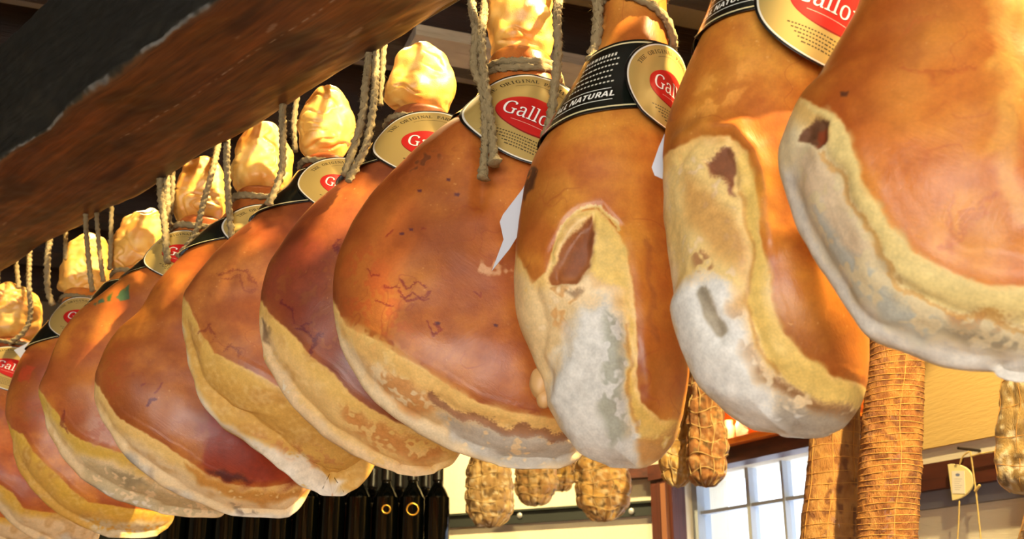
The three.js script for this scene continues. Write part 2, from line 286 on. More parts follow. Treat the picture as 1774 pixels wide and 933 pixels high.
{ // the old hewn beam that the hams hang from
  const nu = 150, nv = 520, S0 = -0.7, S1 = 4.5, Y0 = EYE.y + 0.848, HB = 0.3, N0 = 0.642, N1 = 0.897;
  const u = new THREE.Vector3(-0.7071, 0, -0.7071), n = new THREE.Vector3(0.7071, 0, -0.7071), P = new Float64Array(nu * (nv + 1) * 3);
  const per = 2 * (HB + N1 - N0), corner = [];
  const prof = (t) => {   // from the middle of the top: near side down, underside, far side up
    let d = t * per; const W = N1 - N0; let x, y, nx = 0, ny = 0;
    if (d < W / 2) { x = N0 + W / 2 - d; y = HB; ny = 1; } else if ((d -= W / 2) < HB) { x = N0; y = HB - d; nx = -1; } else if ((d -= HB) < W) { x = N0 + d; y = 0; ny = -1; } else if ((d -= W) < HB) { x = N1; y = d; nx = 1; } else { d -= HB; x = N1 - d; y = HB; ny = 1; }
    return [x, y, nx, ny];
  };
  const soft = (t) => { const o = [0, 0]; for (const k of [-0.018, -0.009, 0, 0.009, 0.018]) { const p = prof((t + k * 0.6 + 1) % 1); o[0] += p[0] / 5; o[1] += p[1] / 5; } return o; };
  for (let j = 0; j <= nv; j++) {
    const s = lerp(S0, S1, j / nv), end = j === 0 || j === nv;
    for (let i = 0; i < nu; i++) {
      const t = i / nu, [x, y, nx, ny] = prof(t), q = soft(t);
      let X = q[0], Y = q[1];
      const h = 0.010 * noise(s * 2.3, x * 6, y * 6 + 3) + 0.006 * noise(s * 7, x * 16, y * 16) + 0.0025 * noise(s * 26, x * 60, y * 60);
      const far = sstep(N1 - 0.06, N1, x) * sstep(0.08, 0, y), near = sstep(N0 + 0.05, N0, x) * sstep(0.06, 0, y);
      X += nx * h + far * 0.016 * noise(s * 3.1, 7.7, 2) - near * (0.014 * noise(s * 4.2, 1.2, 9) + 0.005 * noise(s * 17, 3, 1)); Y += ny * h * 0.8 + far * 0.01 * noise(s * 4.4, 3, 5) + near * 0.008 * noise(s * 5, 4, 6);
      if (end) { X = lerp(X, (N0 + N1) / 2, 1); Y = lerp(Y, HB / 2, 1); }
      const k = (j * nu + i) * 3, w = u.clone().multiplyScalar(s).addScaledVector(n, X);
      P[k] = w.x; P[k + 1] = Y0 + Y; P[k + 2] = w.z;
    }
  }
  const tex = fillTex(448, 2048, true, (tu, tv, c) => {
    const s = lerp(S0, S1, tv), [x, y] = prof(tu);
    const g = 0.5 * noise(x * 90 + y * 90, s * 5, 2) + 0.5 * noise(x * 260 + y * 240, s * 11, 6) + 0.3 * noise(x * 520 + y * 500, s * 30, 16) + 0.5 * noise(x * 20 + y * 20, s * 3, 9), t = clamp(0.5 + g * 0.75, 0, 1);
    const red = sstep(-0.1, 0.5, noise(x * 14, s * 2.2 + 4, y * 9)), dk = sstep(0.12, 0.55, noise(x * 30, s * 6, y * 22 + 5));
    let R = lerp(62, 128, t) + red * 10, G = lerp(36, 76, t) + red * 2, B = lerp(16, 34, t) + red * 1;
    R = lerp(R, 46, dk * 0.7); G = lerp(G, 25, dk * 0.7); B = lerp(B, 14, dk * 0.7);
    // the near side is coloured near black; along the edge it is worn to a dry grey line
    const e = (x - N0) - (y - 0.004) * 1.0 + 0.006 * noise(s * 12, 2, 3) + 0.003 * noise(s * 60, 5, 3), nearBlack = sstep(0.004, -0.004, e);
    const f = 24 + 12 * noise(s * 40, y * 120, 3) + 9 * noise(s * 150, y * 300, 8);
    R = lerp(R, f + 1, nearBlack); G = lerp(G, f + 1, nearBlack); B = lerp(B, f - 2, nearBlack);
    const worn = sstep(0.006, 0.002, Math.abs(e + 0.002)) * sstep(-0.25, 0.15, noise(s * 7, 1, 1) + 0.4 * noise(s * 50, 8, 1));
    R = lerp(R, 122, worn * 0.85); G = lerp(G, 120, worn * 0.85); B = lerp(B, 116, worn * 0.85);
    // a long pale scratch and short scuffs
    const sc = sstep(0.0016, 0.0006, Math.abs(x - (N0 + 0.115 + 0.006 * noise(s * 5, 3, 3)))) * (s > 0.9 && s < 1.75 ? 1 : 0) * sstep(-0.2, 0.2, noise(s * 60, 3, 1)) * (y < 0.02 ? 1 : 0);
    const sf = sstep(0.56, 0.66, noise(x * 55, s * 16, 31)) * (1 - nearBlack);
    const w = Math.max(sc * 0.8, sf * 0.5); R = lerp(R, 165, w); G = lerp(G, 150, w); B = lerp(B, 132, w);
    c[0] = R; c[1] = G; c[2] = B;
  });
  const g = gridGeometry(P, nu, nv);
  const o = struct('trim_7', g, new THREE.MeshStandardMaterial({ map: tex, roughness: 0.55, bumpMap: plasterBump, bumpScale: 0.003 }), 'rough hewn dark brown ceiling beam that the hams hang from');
  // iron rod on the far side of the beam that takes the twine
  const rod = new THREE.CylinderGeometry(0.006, 0.006, 5, 12); rod.rotateZ(Math.PI / 2); rod.rotateY(-Math.PI / 4);
  const m = u.clone().multiplyScalar(1.5).addScaledVector(n, 0.945); rod.translate(m.x, Y0 + 0.07, m.z);
  const r = tag(part('hanging_rod', rod, mat(0x2a2522, 0.5, { metalness: 0.8 })), 'iron rod along the far side of the hewn beam, carrying the twine', 'rod');
  for (const s of [-0.5, 0.6, 1.7, 2.8, 3.8]) { const b = box(0.012, 0.012, 0.1); b.rotateY(-Math.PI / 4); const p = u.clone().multiplyScalar(s).addScaledVector(n, 0.905); b.translate(p.x, Y0 + 0.07, p.z); part('bracket', b, r.material, r); }
}
// ceiling spots
LAMPS.forEach(([p, a, I, cone], i) => {
  const g = thing('ceiling_spotlight', 'small black ceiling spotlight with a warm bulb', 'lamp', 'warm ceiling spotlights', new THREE.Vector3(...p));
  const dir = new THREE.Vector3(...a).sub(g.position).normalize(), q = new THREE.Quaternion().setFromUnitVectors(new THREE.Vector3(0, -1, 0), dir);
  const can = new THREE.LatheGeometry([[0.0, 0.06], [0.028, 0.058], [0.035, 0.04], [0.04, -0.03], [0.037, -0.03], [0.03, 0.03], [0, 0.035]].map(([x, y]) => new THREE.Vector2(x, y)), 24);
  const c = part('can', can, mat(0x151515, 0.5), g); c.quaternion.copy(q);
  const b = part('bulb', new THREE.SphereGeometry(0.022, 16, 12), new THREE.MeshStandardMaterial({ color: 0x000000, emissive: new THREE.Color().setRGB(1, 0.72, 0.36), emissiveIntensity: 6 }), g); b.quaternion.copy(q); b.position.copy(dir).multiplyScalar(0.012);
  part('stem', new THREE.CylinderGeometry(0.006, 0.006, CEIL - p[1] - 0.04, 10).translate(0, (CEIL - p[1] + 0.04) / 2, 0), mat(0x151515, 0.5), g);
  const L = new THREE.SpotLight(new THREE.Color().setRGB(1, 0.77, 0.36), I, 0, cone, 0.7, 2);
  L.position.set(p[0] + dir.x * 0.04, p[1] + dir.y * 0.04, p[2] + dir.z * 0.04); L.target.position.set(...a); L.castShadow = true; L.shadow.radius = 1.5; L.name = numbered('spot_beam'); scene.add(L, L.target);
});
// ------------------------------------------------------------ the hams
const goldHex = 0xb59a57;
// the round maker's medal: gold card, red oval, black and white rim
const medalTex = (() => {
  const S = 768, cv = document.createElement('canvas'); cv.width = cv.height = S; const x = cv.getContext('2d');
  x.fillStyle = '#14110d'; x.fillRect(0, 0, S, S);
  x.save(); x.translate(S / 2, S / 2);
  x.fillStyle = '#e9e3d2'; x.beginPath(); x.ellipse(0, 0, S * 0.485, S * 0.485, 0, 0, 7); x.fill();
  x.fillStyle = '#b99c58'; x.beginPath(); x.ellipse(0, 0, S * 0.472, S * 0.472, 0, 0, 7); x.fill();
  x.fillStyle = '#3a2f18'; x.font = '600 40px serif'; x.textAlign = 'center';
  const arc = 'THE ORIGINAL PARMA PROSCIUTTO', a0 = -1.28, a1 = 1.28;
  [...arc].forEach((ch, i) => { x.save(); x.rotate(lerp(a0, a1, i / (arc.length - 1))); x.fillText(ch, 0, -S * 0.395); x.restore(); });
  x.strokeStyle = '#5b4a24'; x.lineWidth = 3; x.beginPath(); x.arc(0, 0, S * 0.365, -2.3, -0.84); x.stroke();
  x.fillStyle = '#8a1512'; x.beginPath(); x.ellipse(4, 8, S * 0.295, S * 0.205, 0, 0, 7); x.fill();
  x.fillStyle = '#c8201b'; x.beginPath(); x.ellipse(0, 0, S * 0.29, S * 0.2, 0, 0, 7); x.fill();
  x.font = '150px serif'; const w = x.measureText('Galloni').width, k = S * 0.5 / w; x.save(); x.scale(k, k * 1.45);
  x.fillStyle = '#5d0d0b'; x.fillText('Galloni', 4, 48); x.fillStyle = '#fbf6ee'; x.fillText('Galloni', 0, 43); x.restore();
  x.strokeStyle = '#e7b9a8'; x.lineWidth = 4; x.beginPath(); x.moveTo(-S * 0.16, S * 0.11); x.lineTo(S * 0.18, S * 0.11); x.stroke();
  x.fillStyle = '#4a3c1e'; x.font = '600 24px serif';
  for (let l = 0; l < 5; l++) for (let a = -S * (0.24 - l * 0.03); a < S * (0.24 - l * 0.03);) { const w = 8 + ((a * 7 + l * 13) & 15); x.fillRect(a, S * 0.255 + l * 24, w, 9); a += w + 6; }   // print too small to read
  x.restore();
  const t = new THREE.CanvasTexture(cv); t.colorSpace = THREE.SRGBColorSpace; t.magFilter = THREE.LinearFilter; return t;
})();
const bandTex = (() => {
  const W = 1536, H = 320, cv = document.createElement('canvas'); cv.width = W; cv.height = H; const x = cv.getContext('2d');
  x.fillStyle = '#11150f'; x.fillRect(0, 0, W, H); x.fillStyle = '#d8c999'; x.fillRect(0, 10, W, 7); x.fillRect(0, H - 17, W, 7);
  for (const cx of [W * 0.34, W * 0.86]) {
    x.textAlign = 'center'; x.fillStyle = '#cfc8b4'; for (let l = 0; l < 6; l++) for (let a = -85 - (l & 1) * 12; a < 85 + (l % 3) * 8;) { const w = 8 + ((Math.floor(a) * 5 + l * 11) & 15); x.fillRect(cx + a, 50 + l * 26, w, l ? 7 : 14); a += w + 6; }   // print too small to read
    x.fillStyle = '#f2eee2'; x.fillRect(cx - 105, 214, 210, 3); x.font = '700 38px sans-serif'; x.fillText('ALL NATURAL', cx, 256); x.fillRect(cx - 120, 270, 240, 3);
  }
  const t = new THREE.CanvasTexture(cv); t.colorSpace = THREE.SRGBColorSpace; t.magFilter = THREE.LinearFilter; return t;
})();
const medalMat = phys({ map: medalTex, roughness: 0.32, metalness: 0.25, clearcoat: 0.3, clearcoatRoughness: 0.2 });
const bandMat = phys({ map: bandTex, roughness: 0.25, clearcoat: 0.5, clearcoatRoughness: 0.15 });
const paperMat = new THREE.MeshPhysicalMaterial({ color: 0xd9dbe4, roughness: 0.6, transmission: 0.25, thickness: 0, side: THREE.DoubleSide });
const twineMat = new THREE.MeshStandardMaterial({ color: 0x94805a, roughness: 0.95, bumpMap: plasterBump, bumpScale: 0.002 });
const knuckleMat = phys({ vertexColors: true, roughness: 0.42, clearcoat: 0.25, clearcoatRoughness: 0.35, bumpMap: leatherBump, bumpScale: 0.0005 });
const nubMat = phys({ color: 0xc99b63, roughness: 0.5 });

function medalGeometry(rx, ry, bend) {       // a card disc bent round the shank, 1 mm thick
  const nr = 14, na = 64, pos = [], uv = [], idx = [];
  for (const side of [1, -1]) for (let r = 0; r <= nr; r++) for (let a = 0; a <= na; a++) {
    const t = a / na * Math.PI * 2, k = r / nr, X = Math.cos(t) * k * rx, Y = Math.sin(t) * k * ry;
    pos.push(bend * Math.sin(X / bend), Y, bend * (Math.cos(X / bend) - 1) + (side > 0 ? 0.0005 : -0.0005)); uv.push(side > 0 ? 0.5 + Math.cos(t) * k * 0.5 : 0.02, side > 0 ? 0.5 + Math.sin(t) * k * 0.5 : 0.02);
  }
  const st = (nr + 1) * (na + 1);
  for (const s of [0, 1]) for (let r = 0; r < nr; r++) for (let a = 0; a < na; a++) { const k = s * st + r * (na + 1) + a, n = k + na + 1; if (s === 0) idx.push(k, n, k + 1, k + 1, n, n + 1); else idx.push(k, k + 1, n, k + 1, n + 1, n); }
  for (let a = 0; a < na; a++) { const k = nr * (na + 1) + a; idx.push(k, k + st, k + 1, k + 1, k + st, k + st + 1); }
  const g = new THREE.BufferGeometry(); g.setAttribute('position', new THREE.Float32BufferAttribute(pos, 3)); g.setAttribute('uv', new THREE.Float32BufferAttribute(uv, 2)); g.setIndex(idx); g.computeVertexNormals(); return g;
}
const C = { skinA: [196, 118, 46], skinB: [172, 94, 36], fatY: [228, 186, 112], fatC: [232, 202, 156], mold: [220, 211, 196], moldG: [150, 144, 132], brown: [112, 62, 36] };
const mixTo = (o, c, a) => { o[0] += (c[0] - o[0]) * a; o[1] += (c[1] - o[1]) * a; o[2] += (c[2] - o[2]) * a; };

function makeHam(sp) {
  const fr = frameAt(sp.hang[0], sp.hang[1], sp.depth, sp.yaw || 0);
  const ham = thing('cured_ham', sp.label, 'ham', 'cured hams hanging in a row', fr.O); ham.rotation.y = fr.turn;
  const sh = loftShape(fr, sp.rows, { dmax: sp.dmax || 0.078, round: sp.round || 0.15, n: sp.n || 2.3, topRound: 0.018 });
  const K = sp.hang[0] * 0.37;                       // noise offset of this ham
  // edge between rind and lard, closed round below
  const e = sp.edge, e0 = e[0], e1 = e.at(-1);
  const lardSD = polySD([...e, [e1[0] + 150, e1[1]], [e1[0] + 150, e1[1] + 700], [e0[0] - 250, e1[1] + 700], [e0[0] - 250, e0[1] - 6], [e0[0] - 30, e0[1] - 6]].map(([x, y]) => sh.onFront(x, y)));
  const paints = (sp.paint || []).map((p) => ({ soft: 0.003, warp: 0.004, a: 1, w: 0.0012, ...p, sd: (p.poly ? polySD : lineSD)((p.poly || p.line).map(([x, y]) => sh.onFront(x, y))), line: !!p.line }));
  const yBack = sh.y0 - (sh.y0 - sh.y1) * 0.42;
  const lardAt = (x, y, z) => { const s = lardSD(x, y); if (z > 0.004) return s; const b = Math.min(yBack - y, 0.05), back = Math.min(b, (-z - 0.012) * 1.2); return Math.max(back, z > -0.006 ? s : Math.min(s, back + 0.03)); };
  const height = (x, y, z, nz) => {
    let h = 0.0045 * noise(x * 9 + K, y * 9, z * 9) + 0.0008 * noise(x * 28 + K, y * 28, z * 28);
    const s = lardAt(x, y, z);
    if (s > -0.01) { h += 0.0003 * sstep(0, -0.006, s) - (s > 0 ? s * s / (s + 0.008) : 0) * (sp.bevel ?? 0.22) * sstep(0, 0.5, nz); h += sstep(0.004, 0.02, s) * (0.003 * noise(x * 26 + K, y * 26, z * 26) + 0.0005 * noise(x * 80, y * 80 + K, z * 80)); }
    if (nz > 0) for (const p of paints) if (p.h) { const d = p.sd(x + 0.004 * noise(x * 40, y * 40, 3), y + 0.004 * noise(x * 40, y * 40, 9)); if (d > -0.03) h += p.h * (p.line ? Math.exp(-(d * d) / (2 * (p.hw || 0.006) ** 2)) : sstep(-(p.hs || 0.006), (p.hs || 0.006), d)) * sstep(0, 0.3, nz); }
    return h;
  };
  const nu = sp.nu || 200, nv = sp.nv || 220, P = loftGrid(sh, nu, nv, height);
  const geo = gridGeometry(P, nu, nv);
  const gold3 = (c) => [c[0] * 0.98, c[1] * 1.0, c[2] * 1.06], skA = gold3(sp.skinA || C.skinA), skB = gold3(sp.skinB || C.skinB), fatY = sp.fatY || C.fatY, fatC = sp.fatC || C.fatC, mold = sp.moldC || C.mold;
  const T = sp.tex || 704, rough = new Uint8Array(128 * 128 * 4), c = [0, 0, 0], TU = Math.round(T * 0.72), data = new Uint8Array(T * TU * 4), sx = [0, 0, 0];
  const samp = (u, v) => { const fi = u * nu, i = Math.floor(fi) % nu, i2 = (i + 1) % nu, a = fi - Math.floor(fi), fj = v * nv, j = Math.min(nv - 1, Math.floor(fj)), b = fj - j; const k00 = (j * nu + i) * 3, k10 = (j * nu + i2) * 3, k01 = k00 + nu * 3, k11 = k10 + nu * 3; for (let q = 0; q < 3; q++) sx[q] = lerp(lerp(P[k00 + q], P[k10 + q], a), lerp(P[k01 + q], P[k11 + q], a), b); return sx; };
  const colour = (x, y, z) => {
    const n1 = noise(x * 16 + K, y * 16, z * 16), n2 = noise(x * 42, y * 42 + K, z * 42), n3 = noise(x * 130, y * 130, z * 130 + K), n4 = noise(x * 420, y * 420, z * 420);
    const s = lardAt(x + 0.0025 * n2 + 0.0012 * n3, y + 0.0025 * n1 + 0.0012 * n3, z);
    // rind
    c[0] = skB[0]; c[1] = skB[1]; c[2] = skB[2]; mixTo(c, skA, sstep(-0.55, 0.65, n1 + 0.5 * n2));
    mixTo(c, [c[0] * 0.72, c[1] * 0.6, c[2] * 0.56], 0.7 * sstep(0.02, 0.5, noise(x * 7.5 + K, y * 7.5 + 4, z * 7.5) + 0.35 * n2 + 0.15 * n3));
    const m = 1 + 0.05 * n2 + 0.05 * n3 + 0.045 * n4; c[0] *= m; c[1] *= m * (1 + 0.03 * n3); c[2] *= m;
    const vein = Math.abs(noise(x * 24 + 4 * n2 * 0.12 + K, y * 20, z * 24 + 9)); mixTo(c, sp.veinC || [136, 58, 30], 0.4 * sstep(0.035, 0.0, vein) * sstep(0.0, 0.35, noise(x * 11, y * 11 + K, z * 11)));
    mixTo(c, [236, 190, 130], 0.35 * sstep(0.55, 0.7, noise(x * 260, y * 260, z * 260 + K)) * sstep(0, 0.3, n1));
    // lard: yellow under the rind, then cream, then dry white bloom in patches
    const l = sstep(-0.0012, 0.0022, s);
    if (l > 0) {
      const f = [fatY[0], fatY[1], fatY[2]]; mixTo(f, fatC, sstep(0.006, 0.026, s + 0.012 * n1 + 0.006 * n2)); mixTo(f, [186, 128, 58], (sp.tan ?? 0.36) * sstep(0.08, 0.4, n1 * 0.6 + n2 * 0.7)); mixTo(f, [234, 212, 166], 0.25 * sstep(-0.1, 0.6, n2 * 0.6 + n3 * 0.6));
      if (sp.bloom !== 0) { const q = sstep(0.0, 0.02, s - (sp.bloomAt || 0.045) + 0.022 * n1 + 0.012 * n2); mixTo(f, mold, q * 0.92); mixTo(f, C.moldG, q * 0.6 * sstep(0.08, 0.4, noise(x * 22, y * 22, z * 22 + K) * 0.7 + n3 * 0.35)); mixTo(f, [150, 110, 72], q * 0.35 * sstep(0.22, 0.5, noise(x * 34 + 5, y * 34 + K, z * 34))); }
      const g = 1 + 0.04 * n3 + 0.05 * n4; f[0] *= g; f[1] *= g; f[2] *= g;
      mixTo(c, f, l);
    }
    if (z > -0.008) for (const p of paints) if (p.c) {
      const d = p.sd(x + p.warp * n2 * 1.6 + p.warp * 0.5 * n3, y + p.warp * noise(x * 42 + 9, y * 42, z * 42) * 1.6 + p.warp * 0.5 * n4);
      if (d <= -0.029) continue;
      let q = p.line ? sstep(-p.w - p.soft * 0.5, -p.w + p.soft * 0.2, d) : sstep(-p.soft, p.soft, d);
      if (p.speck) q *= sstep(0.1 - p.speck, 0.35 - p.speck, n2 * 0.7 + n3 * 0.6);
      if (q > 0) { const t = 1 + 0.07 * n3 + 0.06 * n4 + 0.06 * n2; mixTo(c, [p.c[0] * t, p.c[1] * t, p.c[2] * t], q * p.a); }
    }
    return s;
  };
  for (let j = 0; j < T; j++) for (let i = 0; i < TU; i++) { samp((i + 0.5) / TU, (j + 0.5) / T); colour(sx[0], sx[1], sx[2]); const k = (j * TU + i) * 4; data[k] = clamp(c[0], 0, 255); data[k + 1] = clamp(c[1], 0, 255); data[k + 2] = clamp(c[2], 0, 255); data[k + 3] = 255; }
  for (let j = 0; j < 128; j++) for (let i = 0; i < 128; i++) { const p = samp((i + 0.5) / 128, (j + 0.5) / 128), s = lardAt(p[0], p[1], p[2]), dry = sstep(0.02, 0.06, s); const r = lerp(lerp(0.36, 0.46, sstep(0, 0.004, s)), 0.68, dry) + 0.1 * noise(p[0] * 30, p[1] * 30, p[2] * 30 + K), k = (j * 128 + i) * 4; rough[k] = rough[k + 1] = rough[k + 2] = clamp(r * 255, 0, 255); rough[k + 3] = 255; }
  const tex = makeTex(data, TU, T, true), rt = makeTex(rough, 128, 128, false); tex.wrapT = rt.wrapT = THREE.ClampToEdgeWrapping; rt.wrapS = tex.wrapS = THREE.RepeatWrapping; rt.wrapT = tex.wrapT = THREE.RepeatWrapping;
  const body = part('ham_body', geo, phys({ map: tex, roughness: 1, roughnessMap: rt, specularIntensity: 0.62, bumpMap: leatherBump, bumpScale: 0.00018 }), ham);
  body.userData.label = sp.bodyLabel || 'orange brown rind with a rim of yellow lard';

  // knuckle end above the twine
  if (sp.knuckle) {
    const ks = loftShape(fr, sp.knuckle, { dmax: 0.055, round: 0.03, n: 2.2, topRound: 0.035 });
    const hk = (x, y, z) => 0.009 * noise(x * 26 + K, y * 22, z * 26) - 0.004 * sstep(0.14, 0, Math.abs(noise(x * 24 + 3, y * 40 + K, z * 24))) * sstep(0, 0.3, noise(x * 14, y * 14, z * 14 + K)) + 0.0022 * noise(x * 64, y * 64 + K, z * 64);
    const KP = loftGrid(ks, 90, 70, hk), kg = gridGeometry(KP, 90, 70), pa = kg.attributes.position.array, col = new Float32Array(pa.length), cc = new THREE.Color();
    for (let i = 0; i < pa.length; i += 3) {
      const x = pa[i], y = pa[i + 1], z = pa[i + 2], q = [226, 168, 76]; const a = noise(x * 22, y * 22 + K, z * 22), b = noise(x * 60, y * 60, z * 60 + K);
      mixTo(q, [210, 136, 54], 0.8 * sstep(-0.1, 0.6, a + 0.3 * b)); mixTo(q, [236, 194, 112], 0.6 * sstep(0.0, 0.5, b - 0.5 * a));
      cc.setRGB(q[0] / 255, q[1] / 255, q[2] / 255, THREE.SRGBColorSpace); col[i] = cc.r; col[i + 1] = cc.g; col[i + 2] = cc.b;
    }
    kg.setAttribute('color', new THREE.BufferAttribute(col, 3));
    part('knuckle', kg, knuckleMat, ham).userData.label = 'lumpy pale yellow knuckle end';
  }
  // printed paper band round the shank
  let band = null;
  if (sp.band) {
    const [tl, tr, bl, br] = sp.band.map(([x, y]) => fr.flat(x, y + 18)), n = 120, m = 10, pos = [], uv = [], idx = [], o = [0, 0, 0], o2 = [0, 0, 0];
    const lineY = (a, b, x) => lerp(a[1], b[1], (x - a[0]) / (b[0] - a[0]));
    for (const off of [0.004, 0.0032]) for (let j = 0; j <= m; j++) for (let i = 0; i <= n; i++) {
      const th = -Math.PI / 2 + i / n * Math.PI * 2; let Y = (tl[1] + bl[1]) / 2;
      for (let it = 0; it < 12; it++) { sh.point(th, Y, o); Y = lerp(Y, clamp(lerp(lineY(tl, tr, o[0]), lineY(bl, br, o[0]), j / m), sh.y1 + 0.1, sh.y0 - 0.002), 0.6); }
      sh.point(th, Y, o); const [xc] = sh.half(Y), rx = o[0] - xc, rz = o[2], l = Math.hypot(rx, rz) || 1, h = off + Math.max(0, height(o[0], o[1], o[2], 1)) ;
      pos.push(o[0] + rx / l * h, Y + h * 0.4, o[2] + rz / l * h); uv.push((sp.bandShift || 0) + (1 - i / n) , 1 - j / m);
    }
    const st = (m + 1) * (n + 1);
    for (const s of [0, 1]) for (let j = 0; j < m; j++) for (let i = 0; i < n; i++) { const k = s * st + j * (n + 1) + i, r = k + n + 1; if (s === 0) idx.push(k, k + 1, r, k + 1, r + 1, r); else idx.push(k, r, k + 1, k + 1, r, r + 1); }
    for (const j of [0, m]) for (let i = 0; i < n; i++) { const k = j * (n + 1) + i; idx.push(k, k + st, k + 1, k + 1, k + st, k + st + 1); }
    const g = new THREE.BufferGeometry(); g.setAttribute('position', new THREE.Float32BufferAttribute(pos, 3)); g.setAttribute('uv', new THREE.Float32BufferAttribute(uv, 2)); g.setIndex(idx); g.computeVertexNormals();
    band = part('label_band', g, bandMat, ham); band.userData.label = 'black printed paper band with gold lines';
  }
  if (sp.medal) {
    const M = sp.medal, [x, y] = fr.flat(M.at[0], M.at[1], M.z), g = medalGeometry(M.rx || 0.062, M.ry || 0.058, M.bend || 0.1), p = g.attributes.position;
    const T4 = new THREE.Matrix4().makeRotationFromEuler(new THREE.Euler(M.tilt || 0, M.yaw || 0, M.roll || 0, 'YXZ')).setPosition(x, y, M.z); g.applyMatrix4(T4);
    for (let i = 0; i < p.count; i++) {      // the card lies on the shank and its band, never inside
      const X = p.getX(i), Y = p.getY(i), Z = p.getZ(i), [xc, w] = sh.half(Y), d = sh.dep(Y), n = 2.3, m = i < p.count / 2 ? 0.011 : 0.0102, k = Math.pow(Math.pow(Math.abs(X - xc) / (w + m), n) + Math.pow(Math.abs(Z) / (d + m), n), 1 / n);
      if (k < 1 && k > 0.05) p.setXYZ(i, xc + (X - xc) / k, Y, Z / k);
    }
    g.computeVertexNormals(); const o = part('medallion', g, medalMat, band || ham); o.userData.label = 'gold card medallion with a red oval and white lettering';
  }
  for (const f of sp.flaps || []) {
    const s = new THREE.Shape(f.poly.map(([x, y]) => new THREE.Vector2(...fr.flat(x, y, f.z)))), g = new THREE.ExtrudeGeometry(s, { depth: 0.0008, bevelEnabled: false, steps: 1 }), p = g.attributes.position, [cx, cy] = fr.flat(...f.poly[0], f.z);
    for (let i = 0; i < p.count; i++) p.setZ(i, p.getZ(i) + f.z + (p.getX(i) - cx) * (f.sx || 0) + (p.getY(i) - cy) * (f.sy || 0));
    g.computeVertexNormals(); part('paper_flap', g, paperMat, ham).userData.label = 'white paper tail of the label';
  }
  for (const [px, py, r, sy] of sp.nubs || []) {
    const [x, y] = fr.flat(px, py), g = new THREE.SphereGeometry(r, 24, 18), p = g.attributes.position;
    for (let i = 0; i < p.count; i++) { const k = 1 + 0.12 * noise(p.getX(i) * 90 + px, p.getY(i) * 90, p.getZ(i) * 90); p.setXYZ(i, p.getX(i) * k, p.getY(i) * k * sy, p.getZ(i) * k); }
    g.computeVertexNormals(); const o = part('fat_nub', g, nubMat, ham); o.position.set(x, y, 0.0); o.userData.label = 'small pale lump of fat';
  }
  // its twine
  const tw = thing('hanging_twine', sp.twine.label, 'twine', 'rough twine tied round the hams', fr.O); tw.rotation.y = fr.turn;
  const top = EYE.y + 0.848 + 0.07 - fr.O.y;
  const rodZ = -0.0;
  let kk = 0;
  for (const s of sp.twine.strands || []) {
    const z = s.z ?? 0.05, pts = s.p.map(([x, y], i) => { const zz = lerp(i === 0 && !s.free ? 0.02 : z, s.z1 ?? z, i / Math.max(1, s.p.length - 1)), [a, b] = fr.flat(x, y, zz); return new THREE.Vector3(a, b, zz); });
    if (!s.free) pts.unshift(new THREE.Vector3(pts[0].x * 0.98, Math.max(top, pts[0].y + 0.03), rodZ));
    part('strand', cordGeometry(pts, (s.r || 0.0042) * 1.08, { fray: s.fray || 0, k: kk += 7.3, hairs: 900 }), twineMat, tw);
  }
  for (const l of sp.twine.loops || []) {
    const [cx, cy0] = fr.flat(...l.at, l.rz), cy = Math.min(cy0, sh.y0 - 0.008), pts = [], rr = (l.r || 0.0042) * 1.2;
    for (let i = 0; i < 24; i++) { const a = i / 24 * Math.PI * 2, y = cy + Math.cos(a) * l.rx * (l.slope || 0) + 0.003 * Math.sin(a * 3) + (l.sag || 0) * Math.sin(a), yy = Math.min(y, sh.y0 - 0.02), [xc, w] = sh.half(yy), d = sh.dep(yy); pts.push(new THREE.Vector3(xc + Math.cos(a) * (w + rr * 0.8), y, Math.sin(a) * (d + rr * 0.8))); }
    part('loop', cordGeometry(pts, (l.r || 0.0042) * 1.2, { closed: true, k: kk += 5.1, hairs: 500 }), twineMat, tw);
  }
  return { ham, tw, fr, sh };
}
const BR = [96, 50, 32], WH = [214, 208, 198], GR = [148, 144, 140], YE = [208, 172, 84], OC = [176, 116, 48], RED = [128, 48, 26], DK = [70, 34, 24];
